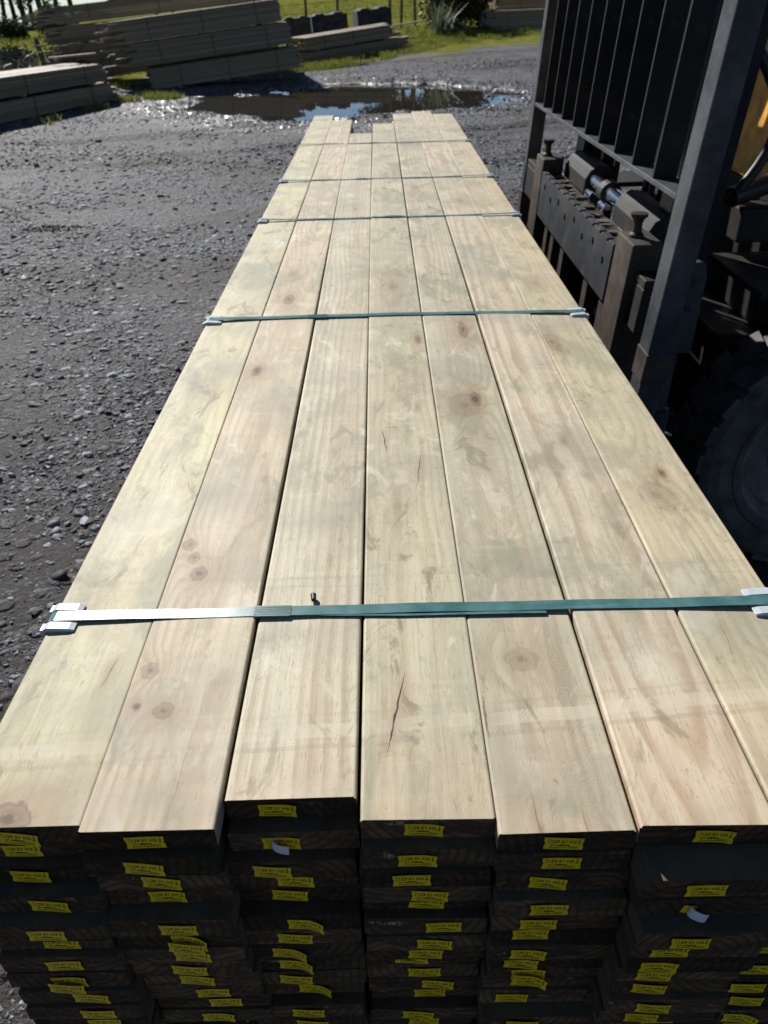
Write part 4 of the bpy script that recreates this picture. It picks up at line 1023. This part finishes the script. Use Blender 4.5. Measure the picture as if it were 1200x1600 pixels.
def pine(x, y, h, seed, label, group, bare=.45, cw=2.2, lean=0., z=None, dens=1.0):
    rng = np.random.default_rng(seed); rg = random.Random(seed); z = terr_z(x, y) - .2 if z is None else z
    t = empty('pine_tree', (x, y, z)); tag(t, label, 'tree', group)
    n = 9; tr = [(x + lean * h * (i / n) + rg.uniform(-.12, .12) * (i > 0), y + rg.uniform(-.1, .1), z + h * i / n) for i in range(n + 1)]
    mb = MB().tube(tr, [.17 * h / 12 * (1 - .9 * i / n) + .02 for i in range(n + 1)], 8); cl = []
    nb = 22 if bare > .2 else 34
    for k in range(nb):
        f = .18 + .80 * k / nb; zz = z + h * f; px = x + lean * h * f; a = rg.uniform(0, 6.283)
        dead = f < bare; ln = cw * (1 - .75 * max(0, f - bare) / (1 - bare)) * rg.uniform(.55, 1.1) * (.5 if dead else 1)
        ex, ey, ez = px + ln * math.cos(a), y + ln * math.sin(a), zz + ln * rg.uniform(.05, .45)
        mb.tube([(px, y, zz), ((px + ex) / 2, (y + ey) / 2, zz + .1), (ex, ey, ez)], [.05 * h / 12, .035 * h / 12, .012], 5)
        if not dead or rg.random() < .25:
            for q in range(4):
                u = .45 + .2 * q; cl.append((px + (ex - px) * u + rg.uniform(-.3, .3), y + (ey - y) * u + rg.uniform(-.3, .3), zz + (ez - zz) * u + rg.uniform(-.1, .35), rg.uniform(.25, .5)))
    cl.append((tr[-1][0], y, z + h, .35))
    mb.build('trunk', M_TRUNK, t)
    foliage('crown', cl, int(46 * dens), 1.0, .15, M_NEEDLE, t, rng, aspect=.35)
def shrub(name, x, y, w, h, seed, label, cat, mat=M_SHRUB, size=.045, n=70, per=40, flowers=False, z=None):
    rng = np.random.default_rng(seed); rg = random.Random(seed); z = terr_z(x, y) - .05 if z is None else z
    t = empty(name, (x, y, z)); tag(t, label, cat); mb = MB(); cl = []
    for k in range(n):
        a = rg.uniform(0, 6.283); r = math.sqrt(rg.random()); hh = h * rg.uniform(.25, 1.) * (1 - .45 * r * r)
        cl.append((x + w / 2 * r * math.cos(a), y + w / 2 * r * math.sin(a), z + hh, w * rg.uniform(.07, .13)))
        if k % 5 == 0: mb.tube([(x + rg.uniform(-.05, .05), y, z), (x + w / 4 * r * math.cos(a), y + w / 4 * r * math.sin(a), z + hh * .55), cl[-1][:3]], [.02, .013, .006], 5)
    mb.build('stem', M_TRUNK, t); foliage('foliage', cl, per, 1.0, size, mat, t, rng, aspect=.55)
    if flowers:
        fc = [c for c in cl if rg.random() < .22]; foliage('flowers', fc, 12, .8, size * .8, M_FLOWER, t, rng, aspect=.8)
def blades(name, P, hmin, hmax, width, mat, label, cat, seed, lean=.5, parent=None):
    rng = np.random.default_rng(seed); n = len(P); a = rng.uniform(0, 6.283, n); h = rng.uniform(hmin, hmax, n); l = h * rng.uniform(.1, lean, n)
    P = np.asarray(P, float); d = np.stack([np.cos(a), np.sin(a), 0 * a], 1); s = np.stack([-np.sin(a), np.cos(a), 0 * a], 1) * (width * rng.uniform(.6, 1.4, n))[:, None]
    up = np.array([0, 0, 1.])
    m = P + d * (l * .35)[:, None] + up * (h * .6)[:, None]; tp = P + d * l[:, None] + up * h[:, None]
    V = np.stack([P - s, P + s, m + s * .8, m - s * .8, tp + s * .12, tp - s * .12], 1).reshape(-1, 3)
    i = np.arange(n)[:, None] * 6; F = np.concatenate([i + np.array([[0, 1, 2, 3]]), i + np.array([[3, 2, 4, 5]])], 0)
    sh = np.tile(rng.uniform(0, 1, n), 2)
    me = arr_mesh(name, V, F, mat, {'shade': (sh, 'FACE')}); o = link(bpy.data.objects.new(name, me))
    return tag(o, label, cat, kind='stuff')
def scatter(cx, cy, rx, ry, n, rng, ang=0.):
    r = np.sqrt(rng.uniform(0, 1, n)); t = rng.uniform(0, 6.283, n); u = r * np.cos(t) * rx; v = r * np.sin(t) * ry
    x = cx + u * math.cos(ang) - v * math.sin(ang); y = cy + u * math.sin(ang) + v * math.cos(ang)
    k = fbm(x * 2.5, y * 2.5, 77) > .38
    x, y = x[k], y[k]; return np.stack([x, y, terrain(x, y) - .01], 1)
rg_ = np.random.default_rng(4)
P = np.concatenate([scatter(-4.75, 17.9, .75, .42, 1500, rg_, .6), scatter(-5.35, 16.4, .25, .5, 260, rg_), scatter(-5.6, 14.3, .2, .45, 260, rg_),
                    scatter(-1.0, 24.3, 1.9, .7, 5200, rg_, .65), scatter(.9, 26.6, 1.6, .8, 3200, rg_, .8), scatter(2.6, 29.2, 2.0, 1.3, 6000, rg_, .4),
                    scatter(5.5, 30.9, 2.6, .7, 3200, rg_, 0), scatter(-7.5, 21, 1.8, 1.2, 3000, rg_)])
blades('yard_grass', P, .03, .17, .006, M_GRASS, 'short yellow green grass growing along the stack bases', 'grass', 1)
P = np.concatenate([scatter(-13, 33, 10, 11, 16000, rg_), scatter(1, 40, 12, 10, 16000, rg_), scatter(1.8, 31, 2.6, 1.3, 3000, rg_)])
blades('moss_patch', scatter(-2.95, 7.05, .30, .12, 500, rg_), .008, .03, .006, M_MOSS, 'small flat patch of dull moss on the left gravel', 'moss', 3)
blades('field_grass', P, .06, .24, .012, M_GRASS, 'rough green pasture grass on the bank and field', 'grass', 2)
# pale flax clump
def flax(x, y, label):
    z = terr_z(x, y); t = empty('flax_clump', (x, y, z)); tag(t, label, 'plant'); rng = np.random.default_rng(8)
    n = 110; P_ = np.stack([x + rng.normal(0, .1, n), y + rng.normal(0, .1, n), np.full(n, z)], 1)
    o = blades('leaves', P_, .5, 1.05, .018, M_FLAX, None, None, 9, 1.0); del o['kind']
    o.parent = t; o.location = -WL[t.name]
flax(2.15, 30.2, 'pale silvery flax clump in the grass between the far stacks')
shrub('gorse_bush', 2.9, 32.6, 2.0, 2.0, 12, 'dark brown gorse bush with yellow flowers behind the flax clump', 'bush', M_GORSE, .05, 110, 60, True)
shrub('shrub', 2.6, 30.5, .8, .45, 14, 'low dark green weed at the foot of the flax clump', 'shrub', M_SHRUB, .035, 30, 30)
shrub('shrub', 3.7, 31.2, .5, .3, 16, 'small bright weed in front of the far right pack', 'shrub', M_SHRUB, .03, 20, 30)
for k, (x, y, w, h, lb) in enumerate([(-15.2, 42.5, 1.6, 1.3, 'dark shrub below the pines, right next to the ragged stack'), (-17.0, 42, 1.2, .8, 'round green shrub standing on the left bank'), (-18.6, 41.5, 1.8, .6, 'wide low green shrub on the left bank by the picture edge'),
                                  (-9.0, 27.2, 1.7, .8, 'green shrub beside the ragged ends of the back stack'), (-10.2, 29.5, 1.1, .5, 'green shrub in front of the lone fence post'), (-8.1, 25.2, 1.4, .75, 'leafy weed growing against the back stack'),
                                  (-12.5, 30.5, 1.2, .4, 'low shrub left of the lone fence post')]):
    shrub('shrub', x, y, w, h, 100 + k, lb, 'shrub')
# brush pile: a tangle of dry twigs
def brush():
    mb = MB(); rg = random.Random(6)
    for k in range(620):
        x = rg.uniform(-9.6, -6.6); y = 20.2 + rg.uniform(-1.0, 1.6); z = terr_z(x, y); a = rg.uniform(0, 6.283); l = rg.uniform(.25, .8); e = rg.uniform(-.1, .9)
        h0 = rg.uniform(0, .62) * (1 - abs(x + 8.1) / 2.4)
        p = Vector((x, y, z + max(0, h0))); q = p + Vector((math.cos(a) * l, math.sin(a) * l * .6, l * e)); m = (p + q) / 2 + Vector((rg.uniform(-.07, .07), 0, rg.uniform(-.05, .08)))
        mb.tube([p, m, q], [.011, .008, .003], 4)
    o = mb.build('brush_pile', M_TWIG, None); tag(o, 'tangled pile of dry grey twigs behind the low left stack', 'brush pile', kind='stuff')
    me = o.data; at = me.attributes.new('shade', 'FLOAT', 'FACE'); at.data.foreach_set('value', np.repeat(np.random.default_rng(1).uniform(0, 1, 620), len(me.polygons) // 620)[:len(me.polygons)])
brush()
# pines on the left horizon
LP = [(-.408, 84, 'tall dark pine at the left picture edge'), (-.398, 90, 'second dark pine from the left edge'), (-.388, 83, 'third dark pine from the left edge'), (-.379, 88, 'fourth dark pine from the left edge'),
      (-.369, 82, 'fifth dark pine from the left edge'), (-.361, 91, 'sixth dark pine from the left edge'), (-.349, 85, 'thick dark pine beside the ragged back stack'), (-.334, 89, 'dark pine showing just above the ragged back stack'), (-.424, 86, 'dark pine just outside the left edge')]
for k, (az, yy, lb) in enumerate(LP):
    pine(az * yy, yy, 15 + (k * 37 % 5), 300 + k, lb, 'pines on the left horizon', bare=.40 if k % 2 else .34, cw=2.6, lean=-.01 * (k % 3))
for k in range(7):
    shrub('hedge_shrub', (-.43 + .017 * k) * 86, 86 + (k % 3), 3.4, .5 + .3 * (k % 2), 400 + k, 'dark scrub growing below the pines on the left horizon', 'shrub', M_GORSE, .1, 40, 36)
for o in [o for o in scene.objects if o.name.startswith('hedge_shrub')]: o['group'] = 'dark scrub below the pines'
# shelterbelt beyond the field, mirrored in the puddle
bx = [(-.140, 12), (.012, 14), (.020, 12), (.030, 15), (.040, 13), (.056, 11)]
for k, (az, h) in enumerate(bx):
    yy = 78 + (k * 53 % 7); pine(az * yy, yy, h, 500 + k, 'dark pine of the shelterbelt beyond the field, mirrored in the puddle', 'shelterbelt pines beyond the field', bare=.05, cw=3.3 if h > 5 else 1., dens=1.5)
